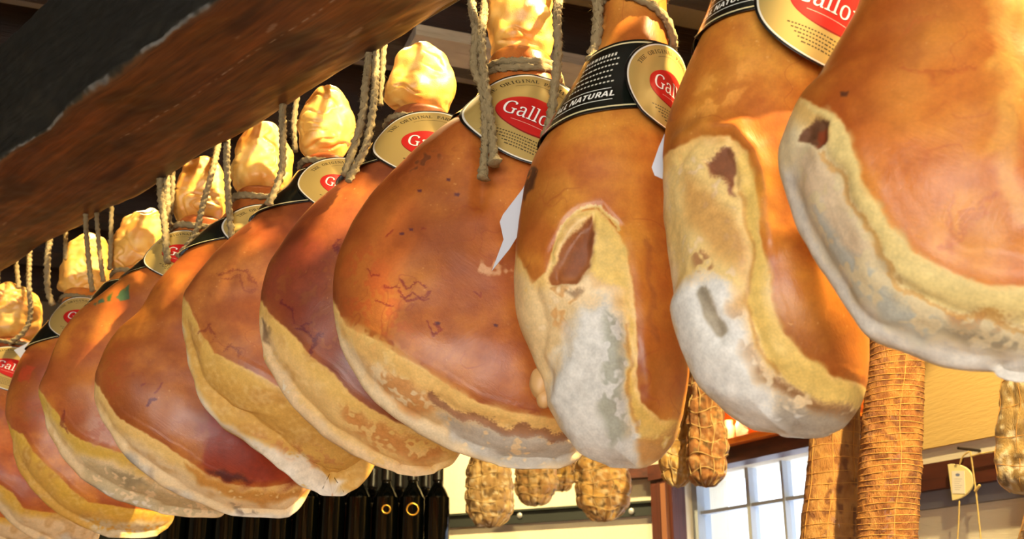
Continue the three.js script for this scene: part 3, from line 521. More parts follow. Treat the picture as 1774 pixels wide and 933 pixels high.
const hamA = makeHam({
  label: 'big bright orange ham with thick white mould rim and square brown bone patch', bodyLabel: 'bright orange rind, yellow lard edge, white mouldy underside',
  hang: [1690, -120, ], depth: 0.94, dmax: 0.085, round: 0.2, tex: 896, bevel: 0.16, bloomAt: 0.07, tan: 0.15, fatC: [222, 202, 160], skinA: [218, 138, 52], skinB: [204, 112, 40], veinC: [170, 74, 34],
  rows: [[-160, 1620, 1740], [-90, 1570, 1760], [0, 1503, 1800], [50, 1480, 1835], [89, 1456, 1862], [124, 1436, 1885], [166, 1412, 1915], [190, 1390, 1930], [238, 1368, 1955], [286, 1359, 1975], [340, 1364, 1990], [394, 1382, 2000], [448, 1406, 2000], [508, 1442, 1992], [556, 1478, 1975], [583, 1505, 1960], [601, 1550, 1942], [619, 1610, 1918], [634, 1670, 1885], [642, 1724, 1860]],
  edge: [[1388, 184], [1430, 193], [1460, 208], [1475, 244], [1490, 298], [1514, 340], [1538, 388], [1574, 430], [1610, 451], [1676, 484], [1724, 496], [1773, 498], [1900, 480], [2010, 430]],
  paint: [
    { poly: [[1395, 184], [1432, 192], [1462, 210], [1478, 250], [1494, 310], [1520, 352], [1545, 398], [1580, 440], [1676, 490], [1776, 504], [1900, 490], [1900, 560], [1770, 556], [1676, 540], [1600, 516], [1556, 484], [1524, 448], [1506, 390], [1472, 340], [1460, 300], [1434, 258], [1440, 230], [1420, 200]], c: [226, 202, 134], a: 0.85, soft: 0.004 },
    { poly: [[1380, 260], [1430, 270], [1456, 310], [1465, 350], [1500, 400], [1514, 454], [1470, 470], [1420, 400], [1385, 340]], c: [212, 186, 156], a: 0.75, soft: 0.01, speck: 0.35 },
    { poly: [[1360, 300], [1372, 290], [1390, 350], [1420, 420], [1470, 500], [1540, 560], [1660, 600], [1774, 615], [1900, 600], [1900, 700], [1500, 680], [1340, 420]], c: [222, 214, 202], a: 0.95, soft: 0.007 },
    { poly: [[1400, 340], [1420, 352], [1460, 420], [1510, 470], [1560, 520], [1630, 560], [1600, 580], [1530, 548], [1470, 490], [1425, 420]], c: [176, 178, 170], a: 0.8, soft: 0.006, speck: 0.3 },
    { poly: [[1610, 560], [1700, 570], [1774, 580], [1850, 575], [1850, 600], [1760, 606], [1680, 598]], c: [134, 124, 106], a: 0.7, soft: 0.006, speck: 0.2 },
    { poly: [[1640, 536], [1780, 560], [1880, 560], [1880, 574], [1760, 574], [1650, 556]], c: [170, 124, 84], a: 0.7, soft: 0.004, speck: 0.2 },
    { line: [[1430, 262], [1457, 304], [1469, 346], [1502, 394], [1520, 454], [1556, 490], [1598, 520], [1676, 544], [1760, 562], [1860, 560]], c: [200, 138, 60], w: 0.0014, soft: 0.004, warp: 0.005, a: 0.5, h: -0.0025, hw: 0.004 },
    { line: [[1470, 270], [1500, 360], [1550, 440], [1640, 500], [1770, 526]], h: 0.003, hw: 0.014 },
    { poly: [[1412, 201], [1435, 211], [1433, 244], [1418, 255], [1400, 244], [1379, 241], [1388, 220]], c: [112, 74, 50], soft: 0.0015, warp: 0.002, h: -0.005, hs: 0.004 },
    { poly: [[1408, 222], [1432, 222], [1430, 244], [1416, 252]], c: [142, 66, 36], soft: 0.002, a: 0.9 },
    { poly: [[1454, 160], [1470, 158], [1468, 166], [1456, 167]], c: [88, 48, 28], soft: 0.0012, warp: 0.001 },
    { line: [[1730, 0], [1740, 80], [1750, 150], [1740, 260], [1770, 380]], c: [226, 168, 78], w: 0.006, soft: 0.012, a: 0.5, warp: 0.006, h: 0.002, hw: 0.01 },
    { line: [[1560, 110], [1610, 122], [1660, 118], [1690, 122]], c: [176, 84, 36], w: 0.0008, soft: 0.005, a: 0.55, warp: 0.007 }, { line: [[1565, 70], [1590, 40], [1630, 30]], c: [178, 90, 40], w: 0.0007, soft: 0.005, a: 0.45, warp: 0.008 },
    { line: [[1650, 430], [1665, 400], [1700, 370], [1720, 330]], c: [178, 84, 40], w: 0.0007, soft: 0.005, a: 0.45, warp: 0.008 }, { line: [[1660, 340], [1655, 390], [1668, 430]], c: [178, 84, 40], w: 0.0007, soft: 0.005, a: 0.4, warp: 0.008 },
  ],
  knuckle: [[-290, 1650, 1700], [-260, 1625, 1735], [-210, 1615, 1750], [-160, 1630, 1735]],
  twine: { label: 'twine tied round the shank of the foremost orange ham', loops: [{ at: [1682, -150], rx: 0.038, rz: 0.038 }], strands: [{ p: [[1690, -220], [1700, -155]], z: 0.045 }] },
});
const hamB = makeHam({
  label: 'edge-on ham with a long smooth white mould streak and ragged brown bone patch', bodyLabel: 'orange rind on the right, lumpy lard and white mould on the left',
  hang: [1340, -150], depth: 1.185, dmax: 0.105, round: 0.13, tex: 896, bevel: 0.02, bloomAt: 0.2, n: 2.15, skinA: [206, 136, 50], skinB: [184, 102, 36],
  rows: [[-190, 1290, 1400], [-120, 1275, 1415], [-50, 1258, 1428], [0, 1244, 1438], [50, 1227, 1444], [107, 1202, 1452], [186, 1173, 1464], [244, 1157, 1474], [301, 1152, 1482], [373, 1150, 1492], [423, 1155, 1498], [502, 1166, 1505], [560, 1177, 1508], [617, 1198, 1506], [667, 1223, 1499], [711, 1259, 1485], [739, 1302, 1462], [752, 1350, 1438]],
  edge: [[1150, 290], [1173, 258], [1216, 233], [1266, 236], [1295, 265], [1310, 330], [1320, 387], [1331, 502], [1353, 567], [1396, 617], [1446, 653], [1500, 674]],
  paint: [
    { poly: [[1280, 262], [1296, 268], [1312, 335], [1322, 390], [1333, 504], [1356, 572], [1400, 622], [1450, 658], [1500, 678], [1500, 715], [1430, 695], [1372, 668], [1330, 632], [1304, 580], [1290, 517], [1304, 430], [1290, 360], [1285, 310]], c: [222, 186, 100], a: 0.9, soft: 0.004 },
    { poly: [[1165, 280], [1216, 245], [1262, 250], [1285, 310], [1286, 350], [1306, 423], [1292, 500], [1262, 495], [1220, 470], [1180, 490], [1160, 430], [1154, 340]], c: [226, 192, 118], a: 0.8, soft: 0.006, speck: 0.6 },
    { poly: [[1180, 300], [1230, 330], [1290, 400], [1290, 470], [1240, 440], [1190, 380]], c: [186, 128, 62], a: 0.6, soft: 0.01, speck: 0.0 },
    { poly: [[1196, 430], [1230, 440], [1236, 470], [1210, 472]], c: [142, 90, 56], a: 0.7, soft: 0.004, speck: 0.3 },
    { poly: [[1184, 495], [1209, 478], [1259, 498], [1276, 545], [1302, 617], [1326, 675], [1372, 718], [1420, 745], [1400, 780], [1274, 760], [1200, 660], [1160, 560], [1150, 500], [1170, 520]], c: [220, 216, 208], soft: 0.009, warp: 0.007 },
    { poly: [[1262, 520], [1290, 540], [1312, 600], [1330, 640], [1318, 660], [1290, 610], [1270, 560]], c: [176, 148, 120], a: 0.7, soft: 0.006, speck: 0.2 },
    { poly: [[1317, 636], [1367, 668], [1432, 696], [1500, 715], [1500, 730], [1440, 722], [1380, 700], [1330, 670]], c: [134, 92, 54], a: 0.85, soft: 0.005, speck: 0.45 },
    { poly: [[1350, 690], [1400, 708], [1490, 728], [1480, 770], [1400, 770], [1340, 730]], c: [160, 148, 132], a: 0.85, soft: 0.006, speck: 0.5 },
    { line: [[1216, 509], [1232, 540], [1248, 574]], c: [160, 146, 122], w: 0.005, soft: 0.006, a: 0.85, h: -0.006, hw: 0.006, warp: 0.002 },
    { line: [[1284, 330], [1306, 423], [1292, 517], [1310, 588], [1345, 646]], c: [186, 130, 60], w: 0.0012, soft: 0.005, a: 0.55, h: -0.003, hw: 0.005, warp: 0.003 },
    { line: [[1180, 268], [1216, 236], [1262, 238], [1292, 272], [1306, 330]], h: -0.004, hw: 0.004 }, { line: [[1180, 246], [1216, 222], [1276, 226], [1306, 262], [1318, 330], [1330, 420]], h: 0.006, hw: 0.009 },
    { poly: [[1190, 480], [1259, 500], [1300, 620], [1360, 740], [1200, 680], [1160, 540]], h: 0.009, hs: 0.014 },
    { poly: [[1220, 272], [1259, 259], [1277, 287], [1276, 330], [1256, 308], [1234, 301]], c: [132, 82, 54], soft: 0.003, warp: 0.006, h: -0.004, hs: 0.003 },
    { poly: [[1190, 200], [1230, 130], [1300, 100], [1290, 160], [1240, 200]], c: [232, 164, 82], a: 0.45, soft: 0.015, speck: 0.2 },
  ],
  knuckle: [[-320, 1320, 1370], [-290, 1295, 1400], [-240, 1285, 1412], [-190, 1300, 1395]],
  band: [[1254, -40], [1442, -48], [1218, 78], [1448, 44]], bandShift: -0.07,
  medal: { at: [1448, 12], z: 0.07, yaw: 0.5, roll: -0.4, tilt: 0.1, rx: 0.08, ry: 0.066 },
  flaps: [{ poly: [[1206, 112], [1188, 130], [1168, 190], [1140, 250], [1127, 285], [1132, 299], [1152, 309], [1160, 250], [1178, 190]], z: 0.0, sx: 0.15 }],
  twine: { label: 'twine tied above the label band of the streaked edge-on ham', loops: [{ at: [1346, -175], rx: 0.04, rz: 0.04 }], strands: [{ p: [[1310, -220], [1262, -100], [1240, 10], [1214, 72]], z: 0.045, z1: 0.01, fray: 0.6, free: false }] },
});
const hamC = makeHam({
  label: 'edge-on ham with a pointed dark brown bone hollow above grey white mould', bodyLabel: 'orange rind round an oval of lard and grey mould',
  hang: [1100, -20], depth: 1.34, dmax: 0.1, round: 0.13, tex: 896, bevel: 0.02, bloomAt: 0.3, n: 2.1, skinA: [206, 134, 50], skinB: [180, 98, 36],
  rows: [[-60, 1052, 1150], [0, 1045, 1156], [60, 1040, 1160], [100, 1028, 1162], [150, 1004, 1163], [200, 978, 1165], [240, 954, 1170], [290, 922, 1178], [340, 904, 1184], [410, 897, 1190], [472, 895, 1192], [542, 901, 1194], [598, 916, 1196], [654, 938, 1195], [695, 951, 1190], [730, 967, 1182], [768, 991, 1167], [793, 1022, 1145], [806, 1055, 1122]],
  edge: [[895, 440], [922, 492], [946, 472], [963, 403], [995, 366], [1037, 362], [1075, 403], [1092, 472], [1106, 570], [1106, 640], [1113, 700], [1145, 725], [1200, 730]],
  paint: [
    { poly: [[1000, 372], [1037, 366], [1074, 408], [1089, 474], [1084, 500], [1046, 490], [1026, 470], [1030, 372]], c: [222, 186, 100], a: 0.9, soft: 0.004 },
    { poly: [[880, 470], [930, 500], [985, 520], [1000, 540], [980, 620], [955, 690], [1000, 780], [960, 760], [900, 640]], c: [222, 188, 134], a: 0.85, soft: 0.006, speck: 0.6 },
    { poly: [[940, 490], [1000, 500], [1010, 530], [990, 590], [960, 560]], c: [194, 136, 74], a: 0.7, soft: 0.006, speck: 0.15 },
    { poly: [[988, 565], [1005, 535], [1040, 516], [1061, 528], [1080, 570], [1088, 626], [1080, 681], [1089, 737], [1110, 772], [1120, 830], [1040, 830], [980, 775], [960, 723], [950, 667], [980, 612]], c: [210, 205, 196], soft: 0.011, warp: 0.008 },
    { poly: [[1050, 540], [1075, 560], [1084, 620], [1076, 690], [1090, 750], [1060, 780], [1040, 700], [1046, 620]], c: [140, 138, 118], a: 0.7, soft: 0.006, speck: 0.4 },
    { poly: [[1084, 500], [1098, 560], [1102, 640], [1108, 700], [1140, 728], [1200, 738], [1185, 780], [1110, 770], [1090, 720], [1086, 640], [1090, 590]], c: [212, 170, 84], a: 0.8, soft: 0.004, speck: 0.7 },
    { poly: [[1100, 765], [1190, 740], [1170, 790], [1120, 810]], c: [176, 122, 64], a: 0.8, soft: 0.006, speck: 0.5 },
    { line: [[1085, 560], [1094, 640], [1088, 690], [1100, 745]], c: [176, 118, 58], w: 0.0012, soft: 0.006, a: 0.5, h: -0.004, hw: 0.006 },
    { line: [[1102, 420], [1116, 520], [1118, 620], [1122, 690]], h: 0.004, hw: 0.01 },
    { line: [[960, 490], [955, 440], [975, 390], [1005, 362], [1040, 358], [1075, 395]], h: -0.003, hw: 0.003, c: [214, 178, 104], w: 0.0016, soft: 0.003 },
    { poly: [[1028, 374], [1026, 410], [1023, 459], [998, 490], [957, 493], [953, 479], [971, 438], [998, 396]], c: [150, 90, 48], soft: 0.002, warp: 0.003, h: -0.009, hs: 0.005 },
    { poly: [[1026, 380], [1024, 440], [1002, 470], [975, 470], [1000, 410]], c: [128, 70, 38], soft: 0.005, a: 0.8 },
    { poly: [[980, 505], [1000, 498], [1012, 505], [995, 516]], c: [140, 108, 74], soft: 0.003, a: 0.8 },
    { poly: [[1000, 530], [1060, 530], [1085, 620], [1080, 740], [1100, 800], [1000, 790], [955, 700], [985, 610]], h: 0.008, hs: 0.014 },
    { poly: [[902, 330], [916, 300], [932, 296], [925, 320], [912, 345]], c: [72, 44, 30], soft: 0.002, a: 0.9, speck: 0.5 },
    { line: [[1120, 420], [1128, 500], [1132, 590]], c: [150, 84, 44], w: 0.002, soft: 0.006, a: 0.5 },
    { line: [[930, 500], [944, 560], [936, 620], [958, 680]], h: -0.003, hw: 0.004 },
  ],
  nubs: [[936, 664, 0.012, 1.4], [943, 690, 0.009, 1.2]],
  knuckle: [[-190, 1080, 1125], [-160, 1052, 1150], [-110, 1044, 1160], [-60, 1058, 1148]],
  band: [[1006, 112], [1164, 86], [952, 244], [1170, 206]], bandShift: -0.085,
  medal: { at: [1166, 168], z: 0.035, yaw: 1.1, roll: -0.2, tilt: 0.1, rx: 0.074, ry: 0.06 },
  flaps: [{ poly: [[932, 268], [905, 322], [868, 362], [862, 374], [869, 406], [847, 458], [880, 424], [903, 392], [912, 335]], z: -0.02, sx: 0.4 }],
  twine: { label: 'twine slung over the shank of the ham with the pointed bone hollow', strands: [{ p: [[1038, -60], [1036, 0], [1035, 52], [1026, 108]], z: 0.03, fray: 0.5, r: 0.006 }], loops: [{ at: [1098, 22], rx: 0.046, rz: 0.046, slope: -0.45, sag: 0.02 }, { at: [1100, -52], rx: 0.04, rz: 0.04 }] },
});
const hamD = makeHam({
  label: 'broad russet ham with red veins, its gold medallion facing fully out behind twine', bodyLabel: 'russet rind with dark red veins and a yellow and grey lard rim',
  hang: [900, 105], depth: 1.5, dmax: 0.075, tex: 896, bevel: 0.3, bloomAt: 0.05, skinA: [190, 112, 42], skinB: [166, 86, 34],
  rows: [[95, 850, 952], [120, 848, 958], [150, 840, 968], [190, 822, 985], [210, 800, 996], [250, 745, 1010], [290, 693, 1022], [340, 645, 1032], [400, 605, 1040], [450, 586, 1044], [490, 578, 1046], [538, 577, 1046], [592, 590, 1045], [646, 614, 1042], [700, 655, 1036], [741, 709, 1028], [771, 763, 1018], [792, 808, 1002], [806, 862, 972]],
  edge: [[572, 505], [600, 565], [661, 592], [688, 612], [742, 642], [790, 673], [830, 696], [884, 713], [952, 723], [1050, 730]],
  paint: [
    { poly: [[590, 556], [660, 590], [742, 642], [830, 698], [950, 725], [1050, 732], [1050, 762], [950, 756], [884, 742], [810, 722], [750, 690], [690, 650], [620, 610]], c: [220, 174, 100], a: 0.75, soft: 0.006, speck: 0.6 },
    { poly: [[640, 630], [700, 650], [760, 700], [720, 720], [660, 670]], c: [190, 122, 60], a: 0.7, soft: 0.008, speck: 0.2 },
    { line: [[750, 690], [810, 720], [884, 742], [965, 754], [1020, 758]], c: [140, 92, 66], w: 0.004, soft: 0.006, a: 0.8, warp: 0.006, h: -0.003, hw: 0.005 },
    { poly: [[760, 712], [820, 734], [900, 752], [1000, 766], [990, 800], [900, 812], [830, 790], [780, 750]], c: [176, 170, 162], a: 0.8, soft: 0.006, speck: 0.5 },
    { poly: [[560, 520], [590, 570], [620, 630], [690, 710], [760, 755], [840, 795], [800, 830], [600, 720]], c: [222, 196, 156], a: 0.8, soft: 0.006, speck: 0.8 },
    { poly: [[640, 335], [700, 285], [780, 245], [800, 260], [740, 300], [690, 330]], c: [150, 78, 36], a: 0.55, soft: 0.01, speck: 0.2 },
    { poly: [[700, 285], [740, 262], [770, 262], [750, 290], [720, 300]], c: [84, 46, 28], a: 0.7, soft: 0.006, speck: -0.05 },
    { poly: [[600, 440], [650, 420], [700, 520], [720, 580], [660, 585], [600, 550]], c: [168, 72, 34], a: 0.5, soft: 0.02, speck: 0.2 },
    { line: [[836, 215], [836, 290], [832, 350]], h: -0.007, hw: 0.007 },
    ...[[[690, 480], [700, 500], [722, 492], [738, 496]], [[695, 515], [715, 522], [735, 512], [744, 500]], [[650, 522], [668, 530], [682, 535]], [[745, 555], [752, 575], [768, 572], [758, 560]], [[632, 468], [648, 485], [662, 482]], [[820, 500], [830, 515], [835, 505]], [[690, 505], [705, 516], [716, 508], [728, 520], [742, 514]], [[672, 492], [690, 498]], [[735, 398], [744, 394]], [[668, 405], [680, 396]]].map((line) => ({ line, c: [122, 40, 26], w: 0.0007, soft: 0.0026, a: 0.75, warp: 0.005 })),
    ...[[695, 405], [760, 560], [712, 398], [856, 562], [790, 340], [775, 310], [726, 330]].map(([x, y]) => ({ poly: [[x - 4, y - 3], [x + 4, y - 2], [x + 3, y + 3], [x - 3, y + 2]], c: [78, 36, 52], soft: 0.001, warp: 0.002, a: 0.8 })),
    { poly: [[810, 455], [850, 450], [890, 470], [880, 482], [830, 470]], c: [226, 190, 150], a: 0.6, soft: 0.003, speck: 0.25 },
  ],
  knuckle: [[-38, 870, 930], [-20, 852, 948], [0, 846, 955], [20, 844, 958], [42, 842, 966], [60, 845, 957], [80, 846, 957], [98, 850, 952]],
  band: [[838, 160], [984, 168], [806, 208], [1000, 262]], bandShift: 0.4,
  medal: { at: [924, 206], z: 0.068, roll: -0.42, yaw: 0.02, tilt: -0.12, rx: 0.082, ry: 0.066, bend: 0.12 },
  twine: { label: 'two rough twine strands with frayed ends before the broad russet ham', loops: [{ at: [902, 107], rx: 0.046, rz: 0.044 }, { at: [902, 118], rx: 0.045, rz: 0.045, slope: 0.03 }], strands: [{ p: [[817, 5], [824, 52], [822, 119], [836, 157], [841, 227], [836, 312]], z: 0.075, z1: 0.1, fray: 0.5, r: 0.005 }, { p: [[840, 8], [834, 70], [840, 140], [850, 210], [857, 286]], z: 0.078, z1: 0.104, fray: 0.9, r: 0.005 }, { p: [[969, -20], [965, 35], [967, 87], [962, 140], [955, 196], [944, 242]], z: 0.1, z1: 0.12, r: 0.0052, fray: 0.2 }] },
});
const hamE = makeHam({
  label: 'dark reddish brown ham with a thick yellow lard rim, beside the broad russet ham', bodyLabel: 'dark red brown rind with purple veins and yellow lard rim',
  hang: [728, 200], depth: 1.65, dmax: 0.074, bevel: 0.32, bloomAt: 0.045, skinA: [168, 94, 42], skinB: [132, 66, 34], veinC: [92, 30, 34], fatY: [220, 176, 96], fatC: [224, 182, 114],
  rows: [[192, 684, 776], [215, 676, 780], [250, 655, 786], [285, 625, 798], [300, 610, 805], [330, 576, 815], [361, 542, 825], [417, 492, 838], [466, 461, 845], [510, 452, 848], [560, 446, 850], [616, 452, 850], [659, 480, 848], [709, 511, 842], [752, 554, 826], [783, 604, 803], [805, 647, 783], [820, 684, 756]],
  edge: [[444, 512], [480, 553], [505, 578], [542, 616], [579, 647], [610, 684], [648, 709], [697, 734], [803, 777], [860, 790]],
  paint: [
    { poly: [[440, 540], [462, 560], [478, 620], [520, 690], [580, 745], [660, 790], [760, 815], [700, 850], [520, 780], [430, 640]], c: [220, 186, 140], a: 0.85, soft: 0.006, speck: 0.6 },
    { poly: [[590, 700], [650, 730], [720, 755], [790, 780], [740, 800], [650, 770], [600, 735]], c: [182, 112, 52], a: 0.7, soft: 0.008, speck: 0.25 },
    { poly: [[470, 450], [540, 400], [580, 440], [560, 520], [600, 600], [640, 690], [580, 640], [500, 560], [456, 510]], c: [122, 52, 36], a: 0.6, soft: 0.012, speck: 0.45 },
    { poly: [[452, 548], [462, 560], [466, 590], [456, 580]], c: [96, 70, 50], a: 0.7, soft: 0.003 },
    ...[[[505, 560], [520, 578], [540, 590], [560, 582]], [[520, 578], [518, 562], [532, 556]], [[540, 590], [548, 606]], [[490, 520], [505, 530], [512, 545]], [[575, 420], [590, 430], [596, 420]]].map((line) => ({ line, c: [88, 26, 34], w: 0.0012, soft: 0.005, a: 0.7, warp: 0.009 })),
  ],
  knuckle: [[75, 708, 746], [84, 699, 757], [96, 691, 767], [112, 685, 776], [130, 679, 784], [150, 668, 788], [165, 664, 790], [180, 674, 786], [194, 690, 778]],
  band: [[656, 246], [786, 230], [618, 298], [800, 268]], bandShift: 0.3,
  medal: { at: [754, 256], z: 0.062, roll: -0.2, yaw: 0.0, tilt: -0.05, rx: 0.08, ry: 0.06, bend: 0.12 },
  twine: { label: 'grey twine strands by the dark reddish brown ham, looped under its knuckle', loops: [{ at: [728, 197], rx: 0.049, rz: 0.046, sag: -0.004 }, { at: [724, 203], rx: 0.05, rz: 0.046, slope: -0.08 }], strands: [{ p: [[638, 108], [633, 150], [626, 210], [596, 306]], z: 0.06, z1: 0.075, r: 0.0052 }, { p: [[652, 102], [647, 182], [634, 252], [602, 316]], z: 0.065, z1: 0.08, r: 0.005 }, { p: [[664, 96], [661, 140], [659, 184]], z: 0.02 }] },
});
const hamF = makeHam({
  label: 'ham with a very broad olive yellow lard band, hanging beside the dark reddish ham', bodyLabel: 'brown rind above a broad olive yellow lard band',
  hang: [565, 278], depth: 1.82, dmax: 0.074, bevel: 0.42, bloomAt: 0.095, skinA: [182, 108, 48], skinB: [156, 82, 38], fatY: [214, 170, 88], fatC: [206, 158, 78],
  rows: [[272, 528, 602], [290, 524, 606], [330, 498, 615], [365, 455, 626], [385, 436, 632], [410, 410, 640], [450, 365, 650], [491, 331, 658], [517, 318, 662], [553, 317, 666], [600, 322, 668], [641, 329, 668], [683, 341, 667], [729, 373, 665], [755, 415, 662], [781, 450, 656], [817, 486, 642], [843, 523, 622], [855, 552, 600]],
  edge: [[312, 505], [323, 517], [352, 579], [373, 610], [409, 629], [445, 647], [481, 667], [560, 700], [670, 745]],
  paint: [
    { poly: [[310, 540], [330, 640], [346, 680], [380, 725], [425, 750], [470, 770], [540, 790], [600, 830], [560, 880], [460, 830], [320, 720]], c: [222, 210, 192], a: 0.9, soft: 0.006, speck: 0.8 },
    { poly: [[440, 745], [500, 760], [560, 770], [600, 800], [560, 800], [500, 785]], c: [176, 110, 58], a: 0.6, soft: 0.006, speck: 0.2 },
    { line: [[380, 470], [400, 462], [430, 470], [446, 490]], c: [120, 52, 32], w: 0.001, soft: 0.006, a: 0.6, warp: 0.009 }, { line: [[385, 478], [410, 480], [440, 500]], c: [120, 52, 32], w: 0.0008, soft: 0.006, a: 0.5, warp: 0.009 },
    { line: [[352, 575], [360, 560], [368, 580]], c: [110, 42, 30], w: 0.001, soft: 0.006, a: 0.55, warp: 0.009 }, { line: [[390, 612], [402, 604], [410, 612]], c: [110, 50, 36], w: 0.001, soft: 0.006, a: 0.55, warp: 0.009 },
  ],
  knuckle: [[154, 555, 582], [161, 543, 592], [175, 532, 602], [195, 521, 606], [210, 516, 613], [230, 519, 615], [250, 518, 611], [265, 525, 604], [276, 536, 594]],
  band: [[524, 290], [612, 292], [458, 366], [626, 350]], bandShift: 0.3,
  medal: { at: [600, 328], z: 0.058, roll: -0.3, yaw: 0.1, rx: 0.074, ry: 0.055, bend: 0.12 },
  twine: { label: 'twine strands by the ham with the broad olive lard band', loops: [{ at: [563, 274], rx: 0.046, rz: 0.042, sag: -0.004 }], strands: [{ p: [[514, 172], [509, 216], [512, 264]], z: 0.02 }, { p: [[490, 186], [490, 247], [487, 301], [464, 356]], z: 0.06, z1: 0.085, r: 0.0052 }] },
});
const hamG = makeHam({
  label: 'smooth brown ham turning deep wine red at its base, with small purple scars', bodyLabel: 'smooth brown rind, wine red at the base, over a cream lard rim',
  hang: [452, 338], depth: 1.97, dmax: 0.074, bevel: 0.35, bloomAt: 0.032, skinA: [186, 108, 40], skinB: [162, 84, 34],
  rows: [[330, 412, 498], [350, 405, 505], [385, 378, 515], [423, 335, 528], [470, 292, 538], [500, 268, 543], [538, 243, 548], [574, 202, 552], [621, 176, 556], [657, 165, 558], [683, 163, 559], [719, 171, 560], [755, 191, 560], [792, 217, 558], [823, 253, 552], [854, 305, 538], [877, 357, 522], [890, 398, 504]],
  edge: [[160, 650], [186, 693], [207, 724], [253, 750], [290, 773], [321, 792], [357, 817], [398, 836], [450, 843], [486, 838], [560, 822]],
  paint: [
    { poly: [[350, 730], [400, 700], [560, 690], [560, 830], [486, 836], [440, 840], [398, 832], [350, 805]], c: [128, 38, 22], a: 0.8, soft: 0.012, warp: 0.01 },
    { poly: [[360, 812], [400, 818], [440, 834], [410, 836], [380, 828]], c: [66, 26, 26], a: 0.8, soft: 0.005, speck: 0.4 },
    { poly: [[320, 800], [360, 825], [420, 850], [500, 850], [540, 840], [530, 860], [460, 872], [400, 862], [340, 835]], c: [190, 126, 52], a: 0.8, soft: 0.004, speck: 0.7 },
    { poly: [[400, 872], [430, 880], [450, 886], [420, 888]], c: [110, 92, 78], a: 0.8, soft: 0.004, speck: 0.4 },
    { line: [[255, 702], [262, 692], [270, 690]], c: [96, 26, 34], w: 0.002, soft: 0.003, a: 0.85 }, { line: [[268, 680], [276, 672], [280, 664]], c: [120, 44, 40], w: 0.0012, soft: 0.003, a: 0.7 }, { line: [[242, 668], [252, 666]], c: [120, 44, 40], w: 0.0012, soft: 0.003, a: 0.7 },
    { poly: [[166, 640], [200, 590], [230, 600], [210, 680], [190, 690]], c: [156, 70, 34], a: 0.5, soft: 0.012, speck: 0.4 },
  ],
  knuckle: [[216, 436, 474], [225, 425, 490], [240, 417, 498], [260, 407, 506], [280, 402, 509], [300, 400, 509], [320, 405, 502], [336, 416, 492]],
  band: [[404, 374], [508, 350], [340, 424], [520, 404]], bandShift: 0.3,
  medal: { at: [474, 409], z: 0.06, roll: -0.3, rx: 0.074, ry: 0.055, bend: 0.12 },
  twine: { label: 'twine strand and loop of the wine red based ham', loops: [{ at: [455, 336], rx: 0.05, rz: 0.045, sag: -0.005 }, { at: [455, 341], rx: 0.049, rz: 0.045, slope: 0.04 }], strands: [{ p: [[394, 238], [393, 290], [396, 350], [402, 414]], z: 0.055, z1: 0.085, r: 0.0052 }] },
});
const hamH = makeHam({
  label: 'ham stamped with dark green ink high on its shank', bodyLabel: 'golden brown rind with a green ink stamp',
  hang: [345, 388], depth: 2.12, dmax: 0.074, bevel: 0.32, bloomAt: 0.05, skinA: [206, 124, 46], skinB: [178, 92, 40], fatY: [212, 170, 74],
  rows: [[380, 312, 385], [400, 300, 392], [430, 272, 398], [462, 240, 404], [486, 210, 408], [510, 176, 411], [539, 138, 413], [570, 113, 415], [605, 93, 416], [642, 78, 416], [673, 66, 416], [708, 74, 415], [740, 80, 414], [771, 94, 412], [803, 119, 410], [831, 150, 407], [862, 196, 402], [878, 238, 396], [890, 275, 386]],
  edge: [[62, 668], [87, 698], [108, 726], [122, 747], [140, 761], [168, 771], [210, 782], [245, 800], [330, 840], [420, 860]],
  paint: [
    { poly: [[206, 502], [222, 494], [224, 516], [208, 522], [200, 512]], c: [52, 92, 66], soft: 0.002, a: 0.85, speck: 0.7 }, { poly: [[186, 512], [194, 506], [192, 518], [184, 520]], c: [48, 96, 48], soft: 0.002, a: 0.85 }, { poly: [[170, 520], [180, 514], [178, 524], [168, 528]], c: [50, 100, 84], soft: 0.002, a: 0.8 }, { poly: [[160, 526], [166, 523], [164, 530]], c: [50, 100, 84], soft: 0.002, a: 0.8 },
    { line: [[104, 716], [112, 730], [122, 742]], c: [112, 40, 30], w: 0.002, soft: 0.006, a: 0.65, warp: 0.008 },
    { poly: [[140, 740], [180, 700], [200, 780], [160, 770]], c: [186, 128, 96], a: 0.6, soft: 0.01, speck: 0.3 },
    { poly: [[140, 790], [200, 810], [300, 850], [400, 880], [330, 910], [220, 880], [150, 830]], c: [180, 160, 120], a: 0.7, soft: 0.008, speck: 0.4 },
    { poly: [[190, 812], [230, 815], [260, 840], [220, 840]], c: [138, 120, 88], a: 0.7, soft: 0.006, speck: 0.3 },
  ],
  knuckle: [[275, 346, 370], [285, 327, 384], [300, 313, 388], [320, 304, 392], [345, 300, 395], [370, 303, 392], [386, 313, 382]],
  band: [[272, 436], [392, 398], [234, 466], [404, 452]], bandShift: 0.3,
  medal: { at: [331, 450], z: 0.058, roll: -0.3, rx: 0.076, ry: 0.055, bend: 0.12 },
  twine: { label: 'bundle of twine strands beside the green stamped ham', loops: [{ at: [346, 388], rx: 0.048, rz: 0.044, sag: -0.004 }, { at: [346, 393], rx: 0.047, rz: 0.044 }], strands: [{ p: [[378, 250], [368, 295], [353, 350], [336, 409], [307, 446]], z: 0.06, z1: 0.085, r: 0.0052 }, { p: [[278, 302], [280, 350], [286, 395], [290, 456]], z: 0.03, z1: 0.085, r: 0.006 }, { p: [[290, 300], [289, 350], [292, 392]], z: 0.04, r: 0.0065 }, { p: [[300, 292], [299, 330], [296, 372]], z: 0.03 }] },
});
